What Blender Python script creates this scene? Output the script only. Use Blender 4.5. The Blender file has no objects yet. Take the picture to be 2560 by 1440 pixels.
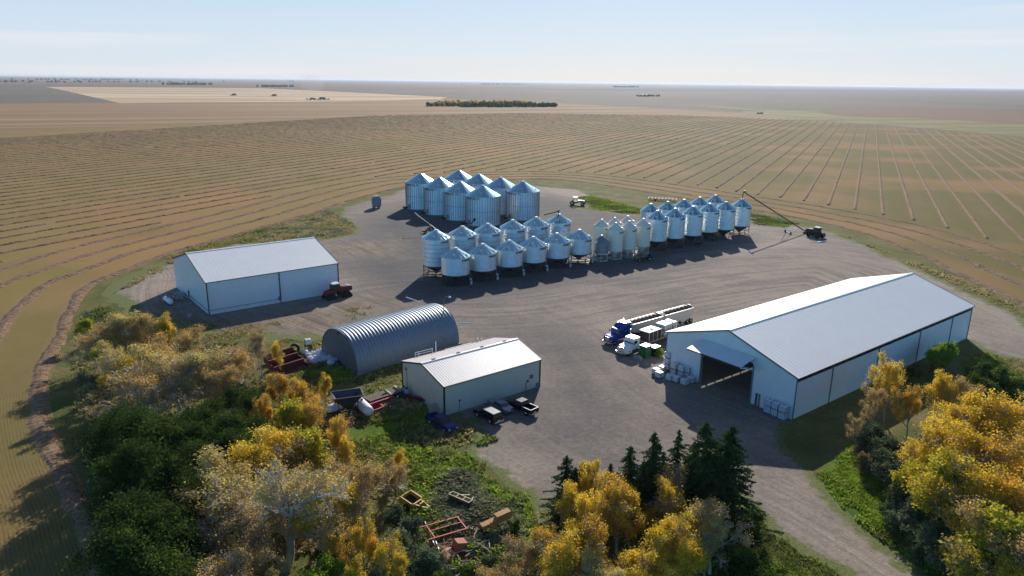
import bpy, math, random
import numpy as np
from mathutils import Vector, Matrix
from mathutils.geometry import delaunay_2d_cdt
from math import pi, sin, cos, radians as R
rnd = random.Random(7); rs = np.random.RandomState(7)
S = bpy.context.scene; COL = S.collection

# ---------------- camera ----------------
H = 50.0; FOC = 1820.0; ROLL = math.atan(32/2560); PITCH = math.atan(517*cos(ROLL)/FOC)
fw = Vector((0, cos(PITCH), -sin(PITCH))); r0 = Vector((1, 0, 0)); u0 = Vector((0, sin(PITCH), cos(PITCH)))
rt = cos(ROLL)*r0+sin(ROLL)*u0; up = -sin(ROLL)*r0+cos(ROLL)*u0
cam = bpy.data.objects.new('camera', bpy.data.cameras.new('camera')); COL.objects.link(cam)
cam.data.sensor_width = 36; cam.data.lens = 36*FOC/2560; cam.data.clip_start = 1; cam.data.clip_end = 90000
cam.matrix_world = Matrix(((rt.x, up.x, -fw.x, 0), (rt.y, up.y, -fw.y, 0), (rt.z, up.z, -fw.z, H), (0, 0, 0, 1)))
S.camera = cam
# ---------------- light ----------------
SAZ, SEL = R(10.4), R(25.0)          # sun azimuth clockwise from +Y, elevation
W = bpy.data.worlds.new('World'); S.world = W; W.use_nodes = True
nt = W.node_tree; bg = nt.nodes['Background']; sky = nt.nodes.new('ShaderNodeTexSky')
sky.sky_type = 'NISHITA'; sky.sun_disc = False; sky.sun_elevation = SEL; sky.sun_rotation = SAZ
sky.altitude = 550; sky.air_density = 1.0; sky.dust_density = 0.9; sky.ozone_density = 2.0
# thin wisps of high cloud in the sky
tcw = nt.nodes.new('ShaderNodeTexCoord'); mpw = nt.nodes.new('ShaderNodeMapping'); mpw.inputs['Scale'].default_value = (1.2, 1.2, 26)
nzw = nt.nodes.new('ShaderNodeTexNoise'); nzw.inputs['Scale'].default_value = 2.2; nzw.inputs['Detail'].default_value = 5
rpw = nt.nodes.new('ShaderNodeValToRGB'); rpw.color_ramp.elements[0].position = .5; rpw.color_ramp.elements[1].position = .72
mxw = nt.nodes.new('ShaderNodeMixRGB'); mxw.inputs[2].default_value = (12.6, 12.6, 12.8, 1)
muw = nt.nodes.new('ShaderNodeMath'); muw.operation = 'MULTIPLY'; muw.inputs[1].default_value = .55
L = nt.links.new
L(tcw.outputs['Generated'], mpw.inputs[0]); L(mpw.outputs[0], nzw.inputs[0]); L(nzw.outputs['Fac'], rpw.inputs[0])
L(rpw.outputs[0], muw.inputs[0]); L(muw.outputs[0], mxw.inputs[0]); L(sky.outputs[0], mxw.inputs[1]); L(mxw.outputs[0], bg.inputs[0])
spw = nt.nodes.new('ShaderNodeSeparateXYZ'); L(tcw.outputs['Generated'], spw.inputs[0])
rph = nt.nodes.new('ShaderNodeValToRGB'); els = rph.color_ramp.elements; els[0].position = 0; els[0].color = (11.0, 12.0, 13.2, 1); els[1].position = .14; els[1].color = (7.7, 10.4, 13.6, 1)
e2 = els.new(.03); e2.color = (10.3, 11.7, 13.4, 1)
L(spw.outputs[2], rph.inputs[0])
mrh = nt.nodes.new('ShaderNodeMapRange'); mrh.inputs[1].default_value = .1; mrh.inputs[2].default_value = .45; mrh.inputs[3].default_value = .9; mrh.inputs[4].default_value = .0
L(spw.outputs[2], mrh.inputs[0])
# the pale horizon belongs to the sun's side of the sky; the side away from the sun stays a clear blue
dpn = nt.nodes.new('ShaderNodeVectorMath'); dpn.operation = 'DOT_PRODUCT'; L(tcw.outputs['Generated'], dpn.inputs[0]); dpn.inputs[1].default_value = (sin(SAZ), cos(SAZ), 0)
mrd = nt.nodes.new('ShaderNodeMapRange'); L(dpn.outputs['Value'], mrd.inputs[0]); mrd.inputs[1].default_value = .1; mrd.inputs[2].default_value = .6
mud = nt.nodes.new('ShaderNodeMath'); mud.operation = 'MULTIPLY'; L(mrh.outputs[0], mud.inputs[0]); L(mrd.outputs[0], mud.inputs[1])
hsv = nt.nodes.new('ShaderNodeHueSaturation'); hsv.inputs['Saturation'].default_value = 1.5; L(sky.outputs[0], hsv.inputs['Color'])
mxh = nt.nodes.new('ShaderNodeMixRGB'); L(mud.outputs[0], mxh.inputs[0]); L(hsv.outputs[0], mxh.inputs[1]); L(rph.outputs[0], mxh.inputs[2]); 
# low sky opposite the sun boosted blue, added fill for shaded walls and bins
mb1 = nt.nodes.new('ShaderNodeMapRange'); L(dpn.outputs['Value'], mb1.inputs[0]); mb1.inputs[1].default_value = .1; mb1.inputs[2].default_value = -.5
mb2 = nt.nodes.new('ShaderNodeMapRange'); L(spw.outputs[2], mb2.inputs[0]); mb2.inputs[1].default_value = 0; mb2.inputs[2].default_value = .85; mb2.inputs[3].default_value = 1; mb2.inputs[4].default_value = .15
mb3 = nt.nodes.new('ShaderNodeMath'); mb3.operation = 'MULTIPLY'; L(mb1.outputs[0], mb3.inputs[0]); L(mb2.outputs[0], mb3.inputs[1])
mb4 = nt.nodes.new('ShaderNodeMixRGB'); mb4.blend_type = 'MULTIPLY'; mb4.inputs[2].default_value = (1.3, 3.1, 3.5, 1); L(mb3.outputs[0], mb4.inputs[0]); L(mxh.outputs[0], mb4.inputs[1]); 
mb5 = nt.nodes.new('ShaderNodeMapRange'); L(spw.outputs[2], mb5.inputs[0]); mb5.inputs[1].default_value = .35; mb5.inputs[2].default_value = .8
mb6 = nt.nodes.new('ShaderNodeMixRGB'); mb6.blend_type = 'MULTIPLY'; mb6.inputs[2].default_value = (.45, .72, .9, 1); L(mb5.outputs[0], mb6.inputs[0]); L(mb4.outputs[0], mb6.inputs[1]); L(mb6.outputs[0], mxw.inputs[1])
bg.inputs['Strength'].default_value = 0.06
sl = bpy.data.lights.new('sun', 'SUN'); sl.energy = 5.0; sl.angle = R(.5); sl.color = (1, .93, .83)
so = bpy.data.objects.new('sun', sl); COL.objects.link(so)
sd = Vector((sin(SAZ)*cos(SEL), cos(SAZ)*cos(SEL), sin(SEL))); so.rotation_euler = sd.to_track_quat('Z', 'Y').to_euler()
S.view_settings.view_transform = 'Standard'; S.view_settings.look = 'None'; S.view_settings.gamma = 1; S.view_settings.exposure = 0.2
S.cycles.volume_bounces = 0; S.cycles.max_bounces = 6; S.cycles.transparent_max_bounces = 12

# ---------------- helpers ----------------
def G(px, py, z=0.0):               # ground (or height z) point seen at a pixel of the 2560 x 1440 photograph
    d = fw*FOC+rt*(px-1280)-up*(py-720)
    return d*((z-H)/d.z)+Vector((0, 0, H))
def azi(a, b): return math.atan2((b-a).y, (b-a).x)
def smooth(t): return t*t*(3-2*t)
def link(o, parent=None):
    COL.objects.link(o)
    if parent: o.parent = parent
    return o
def tag(o, label, cat, group=None, kind=None):
    if label: o['label'] = label
    if cat: o['category'] = cat
    if group: o['group'] = group
    if kind: o['kind'] = kind
    return o
def E(name, loc, rz=0, label=None, cat=None, group=None):
    o = bpy.data.objects.new(name, None); o.empty_display_size = .3; COL.objects.link(o)
    o.location = loc; o.rotation_euler = (0, 0, rz)
    return tag(o, label, cat, group)
def copy_tree(o, parent=None):
    c = o.copy(); COL.objects.link(c)
    if parent: c.parent = parent
    for ch in list(o.children): copy_tree(ch, c)
    return c
def delete_tree(o):
    for ch in list(o.children): delete_tree(ch)
    bpy.data.objects.remove(o)
class MB:
    def __init__(s): s.v = []; s.f = []; s.n = 0; s.sm = []
    def add(s, V, F, sm=False):
        V = np.asarray(V, float).reshape(-1, 3); s.v.append(V)
        for f in F: s.f.append([i+s.n for i in f]); s.sm.append(sm)
        s.n += len(V); return s
    def box(s, c, d, rz=0, ry=0, rx=0, taper=1.0):
        x, y, z = d[0]/2, d[1]/2, d[2]/2; t = taper
        V = [(-x, -y, -z), (x, -y, -z), (x, y, -z), (-x, y, -z), (-x*t, -y*t, z), (x*t, -y*t, z), (x*t, y*t, z), (-x*t, y*t, z)]
        if rz or ry or rx:
            M = Matrix.Rotation(rz, 3, 'Z') @ Matrix.Rotation(ry, 3, 'Y') @ Matrix.Rotation(rx, 3, 'X')
            V = [M @ Vector(v) for v in V]
        V = [(v[0]+c[0], v[1]+c[1], v[2]+c[2]) for v in V]
        return s.add(V, [(3, 2, 1, 0), (4, 5, 6, 7), (0, 1, 5, 4), (1, 2, 6, 5), (2, 3, 7, 6), (3, 0, 4, 7)])
    def tube(s, p, r, n=8, cap=True, sm=True):
        p = [Vector(q) for q in p]; r = r if hasattr(r, '__len__') else [r]*len(p)
        V = []; F = []
        for i, q in enumerate(p):
            d = (p[min(i+1, len(p)-1)]-p[max(i-1, 0)]).normalized()
            a = d.cross(Vector((0, 0, 1)) if abs(d.z) < .95 else Vector((1, 0, 0))).normalized(); b = d.cross(a)
            for k in range(n):
                t = 2*pi*k/n; V.append(q+(a*cos(t)+b*sin(t))*r[i])
        for i in range(len(p)-1):
            for k in range(n):
                k2 = (k+1) % n; F.append((i*n+k, i*n+k2, (i+1)*n+k2, (i+1)*n+k))
        s.add(V, F, sm)
        if cap:
            s.add(V[:n], [tuple(range(n))]); s.add(V[-n:], [tuple(range(n))[::-1]])
        return s
    def bar(s, a, b, w, h=None):
        a = Vector(a); b = Vector(b); h = h or w; d = (b-a).normalized()
        x = d.cross(Vector((0, 0, 1)) if abs(d.z) < .98 else Vector((1, 0, 0))).normalized()*w/2; y = x.cross(d).normalized()*h/2
        V = [a-x-y, a+x-y, a+x+y, a-x+y, b-x-y, b+x-y, b+x+y, b-x+y]
        return s.add(V, [(3, 2, 1, 0), (4, 5, 6, 7), (0, 1, 5, 4), (1, 2, 6, 5), (2, 3, 7, 6), (3, 0, 4, 7)])
    def lathe(s, prof, n=24, c=(0, 0, 0), ax='Z', sm=True, cap=True):
        V = []; F = []; m = len(prof)
        for k in range(n):
            t = 2*pi*k/n
            for (r, z) in prof:
                p = (r*cos(t), r*sin(t), z)
                if ax == 'Y': p = (p[0], p[2], p[1])
                if ax == 'X': p = (p[2], p[0], p[1])
                V.append((p[0]+c[0], p[1]+c[1], p[2]+c[2]))
        for k in range(n):
            k2 = (k+1) % n
            for i in range(m-1): F.append((k*m+i, k2*m+i, k2*m+i+1, k*m+i+1))
        s.add(V, F, sm)
        if cap:
            for i in (0, m-1):
                if prof[i][0] > 1e-4: s.add([V[k*m+i] for k in range(n)], [tuple(range(n))[::(-1 if i == 0 else 1)]])
        return s
    def prof(s, pts, w, y=0, top=1.0, zt=None, sm=False):   # side profile (x,z) extruded across y; narrows to w*top at the highest z
        zs = [p[1] for p in pts]; z0, z1 = (zt or (min(zs), max(zs))); V = []; n = len(pts)
        for sg in (-1, 1):
            for (x, z) in pts:
                k = 1-(1-top)*min(max((z-z0)/(z1-z0+1e-9), 0), 1); V.append((x, y+sg*w/2*k, z))
        F = [tuple(range(n)), tuple(range(n, 2*n))[::-1]]+[(i, i+n, (i+1) % n+n, (i+1) % n) for i in range(n)]
        return s.add(V, F, sm)
    def build(s, name, mat, parent=None, loc=None):
        me = bpy.data.meshes.new(name); V = np.vstack(s.v) if s.v else np.zeros((0, 3))
        me.from_pydata(V.tolist(), [], s.f)
        me.polygons.foreach_set('use_smooth', s.sm); me.update(); me.materials.append(mat)
        o = bpy.data.objects.new(name, me); link(o, parent)
        if loc is not None: o.location = loc
        return o
def fastmesh(name, V, F, mat, parent=None, smooth=False, attrs=None, mi=None):   # F: (n,k) int array
    me = bpy.data.meshes.new(name); V = np.asarray(V, np.float32); F = np.asarray(F, np.int32); k = F.shape[1]
    me.vertices.add(len(V)); me.vertices.foreach_set('co', V.ravel())
    me.loops.add(F.size); me.loops.foreach_set('vertex_index', F.ravel())
    me.polygons.add(len(F)); me.polygons.foreach_set('loop_start', np.arange(0, F.size, k, dtype=np.int32))
    me.polygons.foreach_set('use_smooth', np.full(len(F), smooth))
    for m in (mat if isinstance(mat, list) else [mat]): me.materials.append(m)
    if mi is not None: me.polygons.foreach_set('material_index', np.asarray(mi, np.int32))
    for a, d in (attrs or {}).items():
        at = me.attributes.new(a, 'FLOAT', 'POINT'); at.data.foreach_set('value', np.asarray(d, np.float32))
    me.update(calc_edges=True); me.validate()
    o = bpy.data.objects.new(name, me); return link(o, parent)

# ---------------- materials ----------------
def srgb(r, g, b):
    f = lambda c: (c/12.92 if c <= .04045 else ((c+.055)/1.055)**2.4)
    return (f(r/255), f(g/255), f(b/255), 1)
class NT:
    def __init__(s, name):
        s.m = bpy.data.materials.new(name); s.m.use_nodes = True; s.t = s.m.node_tree; s.b = s.t.nodes['Principled BSDF']; s.co = None
    def n(s, ty, **k):
        x = s.t.nodes.new(ty)
        for a, b in k.items():
            if a.startswith('i_'):
                key = a[2:].replace('_', ' '); x.inputs[int(key) if key.isdigit() else key].default_value = b
            else: setattr(x, a, b)
        return x
    def l(s, a, b): s.t.links.new(a, b)
    def coord(s, obj=True):
        if s.co is None: s.co = s.n('ShaderNodeTexCoord')
        return s.co.outputs['Object' if obj else 'Generated']
    def noise(s, scale, detail=3, vec=None, rough=.5, stretch=None):
        x = s.n('ShaderNodeTexNoise', i_Scale=scale, i_Detail=detail, i_Roughness=rough); v = vec or s.coord()
        if stretch:
            mp = s.n('ShaderNodeMapping', i_Scale=stretch); s.l(v, mp.inputs[0]); v = mp.outputs[0]
        s.l(v, x.inputs['Vector']); return x.outputs['Fac']
    def ramp(s, f, stops):
        x = s.n('ShaderNodeValToRGB'); cr = x.color_ramp
        while len(cr.elements) < len(stops): cr.elements.new(.5)
        for e, (p, c) in zip(cr.elements, stops): e.position = p; e.color = c if len(c) == 4 else (*c, 1)
        s.l(f, x.inputs[0]); return x.outputs[0]
    def rng(s, f, a, b, c=0., d=1.):
        x = s.n('ShaderNodeMapRange', i_1=a, i_2=b, i_3=c, i_4=d); s.l(f, x.inputs[0]); return x.outputs[0]
    def mix(s, f, a, b, mode='MIX'):
        x = s.n('ShaderNodeMixRGB', blend_type=mode)
        for i, v in ((0, f), (1, a), (2, b)):
            if isinstance(v, (int, float)): x.inputs[i].default_value = v if i == 0 else (v, v, v, 1)
            elif isinstance(v, tuple): x.inputs[i].default_value = v
            else: s.l(v, x.inputs[i])
        return x.outputs[0]
    def math(s, op, a, b=0.):
        x = s.n('ShaderNodeMath', operation=op)
        for i, v in ((0, a), (1, b)):
            if isinstance(v, (int, float)): x.inputs[i].default_value = v
            else: s.l(v, x.inputs[i])
        return x.outputs[0]
    def attr(s, name): return s.n('ShaderNodeAttribute', attribute_name=name).outputs['Fac']
    def bump(s, f, st, dist=.05):
        x = s.n('ShaderNodeBump', i_Strength=st, i_Distance=dist); s.l(f, x.inputs['Height']); s.l(x.outputs[0], s.b.inputs['Normal'])
    def col(s, c):
        if isinstance(c, tuple): s.b.inputs['Base Color'].default_value = c
        else: s.l(c, s.b.inputs['Base Color'])
    def set(s, rough=.6, metal=0, spec=.5):
        s.b.inputs['Roughness'].default_value = rough; s.b.inputs['Metallic'].default_value = metal; s.b.inputs['Specular IOR Level'].default_value = spec; return s.m
MATS = {}
def M(name, c, rough=.6, metal=0, var=.25, scale=2.0, c2=None, bump=0, spec=.5):
    if name in MATS: return MATS[name]
    t = NT(name); c = c if len(c) == 4 else (*c, 1)
    d = c2 or tuple(x*(1-var) for x in c[:3])+(1,)
    d = d if len(d) == 4 else (*d, 1)
    nz = t.noise(scale, 5, rough=.65); t.col(t.mix(t.rng(nz, .35, .68), c, d))
    if bump: t.bump(nz, bump, .03)
    MATS[name] = t.set(rough, metal, spec); return MATS[name]
# ---------------- ground geometry tools ----------------
def W2(pts, z=0): return np.array([G(x, y, z)[:2] for x, y in pts])
def catmull(P, n=8, closed=False):
    P = np.asarray(P, float); out = []; m = len(P)
    for i in range(m if closed else m-1):
        g = lambda j: P[j % m] if closed else P[min(max(j, 0), m-1)]
        p0, p1, p2, p3 = g(i-1), g(i), g(i+1), g(i+2)
        for k in range(n):
            t = k/n; out.append(.5*((2*p1)+(p2-p0)*t+(2*p0-5*p1+4*p2-p3)*t*t+(3*p1-p0-3*p2+p3)*t**3))
    if not closed: out.append(P[-1])
    return np.array(out)
def sdist(Q, P, closed=False):      # distance of points Q to polyline P; sign + on the left of P
    Q = np.asarray(Q, float); A = P if closed else P[:-1]; B = np.roll(P, -1, 0) if closed else P[1:]
    best = np.full(len(Q), 1e18); sg = np.ones(len(Q))
    for a, b in zip(A, B):
        d = b-a; t = np.clip(((Q-a)@d)/(d@d+1e-12), 0, 1); c = Q-(a+t[:, None]*d); e = (c*c).sum(1)
        m = e < best-1e-9; best[m] = e[m]; sg[m] = np.sign(d[0]*(Q[m, 1]-a[1])-d[1]*(Q[m, 0]-a[0]))
    return np.sqrt(best)*sg
def inside(Q, P):
    x, y = Q[:, 0], Q[:, 1]; r = np.zeros(len(Q), bool)
    for a, b in zip(P, np.roll(P, -1, 0)):
        c = (a[1] > y) != (b[1] > y)
        r ^= c & (x < (b[0]-a[0])*(y-a[1])/(b[1]-a[1]+1e-12)+a[0])
    return r
def vnoise(Q, s, seed=0):           # smooth value noise
    r = np.random.RandomState(seed).rand(256, 256); q = np.asarray(Q)/s; i = np.floor(q).astype(int); f = q-i; f = f*f*(3-2*f)
    g = lambda a, b: r[(i[:, 0]+a) % 256, (i[:, 1]+b) % 256]
    return (g(0, 0)*(1-f[:, 0])+g(1, 0)*f[:, 0])*(1-f[:, 1])+(g(0, 1)*(1-f[:, 0])+g(1, 1)*f[:, 0])*f[:, 1]
def ragged(P, step, amp, seed):
    out = []; r = np.random.RandomState(seed)
    for a, b in zip(P, np.roll(P, -1, 0)):
        n = max(1, int(np.linalg.norm(b-a)/step))
        for k in range(n): out.append(a+(b-a)*k/n)
    out = np.array(out)
    return out+np.stack([vnoise(out, 2.2, seed)-.5+(vnoise(out, 6, seed+1)-.5)*1.5, vnoise(out, 2.2, seed+2)-.5+(vnoise(out, 6, seed+3)-.5)*1.5], 1)*amp
def sheet(name, P, z, mat, grid=3, attrs=None, kind='structure', hfun=None, far=None):
    lo, hi = P.min(0), P.max(0); xs = np.arange(lo[0]+grid/2, hi[0], grid); ys = np.arange(lo[1]+grid/2, hi[1], grid)
    Q = np.stack(np.meshgrid(xs, ys), -1).reshape(-1, 2)+rs.uniform(-.2, .2, (len(xs)*len(ys), 2))*grid
    Q = Q[inside(Q, P)]
    if len(Q): Q = Q[np.abs(sdist(Q, P, True)) > grid*.35]
    V = np.vstack([P, Q]); n = len(P)
    o = delaunay_2d_cdt([Vector(p) for p in V], [(i, (i+1) % n) for i in range(n)], [], 1, 1e-4)
    V = np.array([tuple(v) for v in o[0]]); F = np.array([f for f in o[2] if len(f) == 3])
    a, b, c = V[F[:, 0]], V[F[:, 1]], V[F[:, 2]]; cr = (b-a)[:, 0]*(c-a)[:, 1]-(b-a)[:, 1]*(c-a)[:, 0]
    F[cr < 0] = F[cr < 0][:, ::-1]
    at = {k: f(V) for k, f in (attrs or {}).items()}; at['edge'] = np.abs(sdist(V, P, True))
    zz = np.full(len(V), z)+(hfun(V) if hfun else 0)
    ob = fastmesh(name, np.column_stack([V, zz]), F, mat, smooth=True, attrs=at); ob['kind'] = kind; return ob

# ---------------- the inner edge of the crop field (first windrow round the yard) ----------------
RING = catmull(np.vstack([W2([(560, 1900), (300, 1500), (230, 1360), (190, 1250), (130, 1130), (96, 1000), (112, 920), (150, 830), (178, 765), (225, 712), (300, 680), (420, 634),
    (600, 584), (760, 538), (860, 506), (950, 480), (1040, 462), (1180, 452), (1350, 447), (1450, 454), (1600, 477), (1720, 497), (1880, 523), (2010, 548),
    (2150, 580), (2290, 632), (2380, 676), (2460, 712), (2560, 762), (2700, 850)]), [[113, 118], [110, 80], [108, 0]]]), 6)
# ring runs clockwise: the field lies on its left
def ringd(Q): return sdist(Q, RING)
WD = np.array([sin(R(25.3)), cos(R(25.3))]); WN = np.array([WD[1], -WD[0]]); WS = 10.6
FIELD = W2([(-400, 348), (0, 328), (500, 308), (900, 290), (1300, 283), (1700, 288), (2000, 300), (2300, 322), (2560, 345), (3100, 395)])
FIELD = np.vstack([[[-420, -60]], FIELD, [[520, -60]]])

# ---------------- materials of the ground ----------------
def mat_field():
    t = NT('stubble'); co = t.coord(); pc = t.attr('perp'); near = t.attr('near')
    base = t.ramp(t.noise(.035, 5, rough=.6), [(.3, srgb(156, 129, 88)), (.5, srgb(143, 121, 76)), (.7, srgb(124, 111, 62))])
    strip = t.noise(.62, 2, stretch=None, vec=None)
    # wide strips between the windrows, alternately greener
    cx = t.n('ShaderNodeCombineXYZ'); t.l(t.math('MULTIPLY', pc, 1/WS), cx.inputs[0])
    ns = t.n('ShaderNodeTexNoise', i_Scale=1.0, i_Detail=1.0); t.l(cx.outputs[0], ns.inputs['Vector'])
    base = t.mix(t.rng(ns.outputs['Fac'], .42, .62, 0, .35), base, srgb(138, 130, 52))
    pk = t.math('ABSOLUTE', t.math('SUBTRACT', t.math('FRACT', t.math('ADD', t.math('MULTIPLY', pc, 1/WS), .5)), .5))
    chaff = t.math('MULTIPLY', t.rng(pk, .08, .2, 1, 0), t.rng(t.noise(.9, 4), .3, .6))
    base = t.mix(t.math('MULTIPLY', chaff, .75), base, srgb(158, 130, 112))
    fine = t.noise(2.2, 5, rough=.75)
    base = t.mix(t.rng(fine, .3, .75, 0, .5), base, srgb(116, 94, 52))
    base = t.mix(t.math('MULTIPLY', near, .75), base, srgb(112, 106, 62)); grn = t.n('ShaderNodeSeparateXYZ'); t.l(co, grn.inputs[0]); base = t.mix(t.math('MULTIPLY', t.rng(grn.outputs[0], 20, 160), t.rng(ns.outputs['Fac'], .36, .6, .35, .85)), base, srgb(108, 104, 44))
    base = t.mix(t.math('MULTIPLY', t.rng(grn.outputs[0], -20, 140), .38), base, srgb(84, 74, 48))
    patch = t.noise(.012, 3); base = t.mix(t.rng(patch, .5, .62, 0, .55), base, srgb(164, 120, 80))
    row = t.math('SINE', t.math('MULTIPLY', pc, 2*pi/.42)); row = t.math('MULTIPLY', t.math('MULTIPLY', t.rng(row, -.3, 1, 0, .5), t.rng(t.noise(.5, 3), .3, .6)), near)
    base = t.mix(row, base, srgb(82, 72, 46))
    t.col(base); t.bump(t.math('ADD', fine, t.math('MULTIPLY', row, .5)), .5, .12); return t.set(.95, 0, .1)
def mat_grass(name='rough_grass', a=(112, 110, 62), b=(142, 126, 84), c=(84, 94, 46)):
    t = NT(name); n1 = t.noise(.12, 5, rough=.6); n2 = t.noise(1.6, 6, rough=.75)
    base = t.ramp(n1, [(.32, srgb(*c)), (.5, srgb(*a)), (.68, srgb(*b))])
    base = t.mix(t.rng(n2, .35, .7, 0, .6), base, srgb(int(c[0]*.8), int(c[1]*.8), int(c[2]*.8)))
    t.col(base); t.bump(n2, .8, .25); return t.set(.95, 0, .1)
def mat_gravel():
    t = NT('gravel'); d1 = t.attr('flowa'); d2 = t.attr('flowb'); co = t.coord(); dirt = t.attr('dirt'); fresh = t.attr('fresh'); edge = t.attr('edge'); weed = t.attr('weed')
    sp = t.n('ShaderNodeSeparateXYZ'); t.l(co, sp.inputs[0])
    def streak(d, sc, k=.04):
        cx = t.n('ShaderNodeCombineXYZ'); t.l(t.math('MULTIPLY', d, sc), cx.inputs[0]); t.l(t.math('MULTIPLY', sp.outputs[0], k), cx.inputs[1]); t.l(t.math('MULTIPLY', sp.outputs[1], k), cx.inputs[2])
        n = t.n('ShaderNodeTexNoise', i_Scale=1.0, i_Detail=5.0, i_Roughness=.62, i_Distortion=.3); t.l(cx.outputs[0], n.inputs['Vector']); return n.outputs['Fac']
    up_ = t.attr('upper'); s1 = streak(d1, .5); s2 = streak(d2, .6); s3 = streak(d2, 2.6, .02); s4 = streak(d1, 2.6, .02)
    big = t.noise(.05, 4)
    base = t.mix(t.rng(big, .35, .65), srgb(138, 128, 119), srgb(116, 110, 106))
    lo = srgb(98, 94, 92); hi = srgb(170, 153, 136)
    base = t.mix(t.rng(t.noise(.11, 6, rough=.7), .4, .62, 0, .55), base, hi); base = t.mix(t.rng(s1, .5, .62, 0, .45), base, hi); base = t.mix(t.math('MULTIPLY', up_, t.rng(s2, .38, .5, .8, 0)), base, lo); base = t.mix(t.math('MULTIPLY', up_, t.rng(s2, .54, .68, 0, .7)), base, hi)
    gate = t.math('MULTIPLY', up_, t.rng(t.noise(.045, 3), .4, .55)); base = t.mix(t.math('MULTIPLY', gate, t.rng(s3, .52, .75, 0, .55)), base, hi); base = t.mix(t.math('MULTIPLY', t.rng(t.noise(.06, 2), .42, .58), t.rng(s4, .3, .45, .45, 0)), base, lo)
    fr = t.mix(t.rng(s2, .4, .7), srgb(68, 72, 79), srgb(88, 89, 93))
    base = t.mix(t.math('MULTIPLY', fresh, t.rng(t.noise(.09, 3), .2, .45, .35, 1)), base, fr)
    n2 = t.noise(.16, 5, rough=.7); dr = t.ramp(n2, [(.3, srgb(112, 96, 80)), (.5, srgb(146, 130, 112)), (.7, srgb(168, 156, 136))])
    dr = t.mix(t.rng(s1, .35, .5, .85, 0), dr, srgb(84, 72, 60)); dr = t.mix(t.rng(s4, .35, .52, .7, 0), dr, srgb(92, 80, 66))
    base = t.mix(dirt, base, dr)
    pl = t.attr('pale'); base = t.mix(t.math('MULTIPLY', pl, t.rng(t.noise(.2, 5, rough=.7), .3, .6, .35, .95)), base, t.mix(t.rng(s4, .4, .6), srgb(150, 138, 124), srgb(186, 172, 156)))
    st = t.n('ShaderNodeTexVoronoi', i_Scale=4.5); t.l(co, st.inputs['Vector'])
    spk = t.math('MULTIPLY', t.rng(st.outputs['Distance'], .05, .16, 1, 0), t.rng(t.noise(.3, 3), .42, .6))
    base = t.mix(t.math('MULTIPLY', spk, .8), base, srgb(205, 196, 186))
    st2 = t.n('ShaderNodeTexVoronoi', i_Scale=1.7); t.l(co, st2.inputs['Vector']); base = t.mix(t.math('MULTIPLY', t.rng(st2.outputs['Distance'], .06, .14, .75, 0), t.rng(t.noise(.22, 3), .45, .58)), base, srgb(214, 204, 194))
    mot = t.noise(1.1, 8, rough=.85); base = t.mix(t.rng(mot, .34, .5, .55, 0), base, srgb(76, 70, 66)); base = t.mix(t.rng(mot, .52, .68, 0, .45), base, srgb(176, 164, 152))
    fine = t.noise(2.4, 5, rough=.8); base = t.mix(t.rng(fine, .35, .7, .4, 0), base, srgb(84, 78, 74))
    gr = t.noise(.35, 5, rough=.7)
    wm = t.rng(t.math('SUBTRACT', t.math('ADD', weed, t.rng(edge, 0, 5, .75, 0)), gr), .0, .16)
    gc = t.mix(t.rng(fine, .35, .6), srgb(62, 88, 34), srgb(118, 118, 70)); base = t.mix(wm, base, gc)
    t.col(base); t.bump(t.math('ADD', fine, t.math('MULTIPLY', s3, 1.5)), .45, .08); return t.set(.93, 0, .2)

# ---------------- far country ----------------
def mat_far(name, c1, c2, sc=.002, streak=None):
    t = NT(name); n = t.noise(sc, 4, stretch=(1, .35, 1)); base = t.mix(t.rng(n, .35, .65), srgb(*c1), srgb(*c2))
    if streak:
        ang, per, c3, w = streak
        mp = t.n('ShaderNodeMapping', i_Rotation=(0, 0, ang)); t.l(t.coord(), mp.inputs[0])
        sx = t.n('ShaderNodeSeparateXYZ'); t.l(mp.outputs[0], sx.inputs[0])
        cx = t.n('ShaderNodeCombineXYZ'); t.l(t.math('MULTIPLY', sx.outputs[0], 1/per), cx.inputs[0]); t.l(t.math('MULTIPLY', sx.outputs[1], .0006), cx.inputs[1])
        nn = t.n('ShaderNodeTexNoise', i_Scale=1.0, i_Detail=2.0); t.l(cx.outputs[0], nn.inputs['Vector'])
        base = t.mix(t.rng(nn.outputs['Fac'], .45, .6, 0, w), base, srgb(*c3))
    t.col(base); return t.set(.95, 0, .1)
m = MB(); NS = 96; RR = [0, 400, 1500, 5000, 15000, 40000]
V = [(0, 0, -.03)]+[(r*cos(2*pi*k/NS), r*sin(2*pi*k/NS), -.03) for r in RR[1:] for k in range(NS)]
Fc = [(0, 1+k, 1+(k+1) % NS) for k in range(NS)]+[(1+j*NS+k, 1+(j+1)*NS+k, 1+(j+1)*NS+(k+1) % NS, 1+j*NS+(k+1) % NS) for j in range(len(RR)-2) for k in range(NS)]
m.add(V, Fc); o = m.build('ground', mat_far('prairie', (118, 100, 86), (96, 94, 82), .0016, (R(20), 260, (118, 108, 100), .6))); o['kind'] = 'structure'
def far_sheet(name, px, z, mat, fine=0):
    P = W2(px); mm = MB(); mm.add([(x, y, z) for x, y in P], [tuple(range(len(P)))]); ob = mm.build(name, mat); ob['kind'] = 'structure'
    if ob.data.polygons[0].normal.z < 0: ob.data.flip_normals()
    return ob
m_tan = mat_far('cut_wheat', (190, 164, 128), (176, 150, 118), .004, (R(75), 120, (222, 200, 172), .8))
m_brn = mat_far('brown_stubble', (146, 118, 88), (134, 110, 82), .003, (R(62), 46, (168, 142, 110), .7))
m_gry = mat_far('summerfallow', (108, 102, 94), (118, 108, 96), .002)
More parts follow.
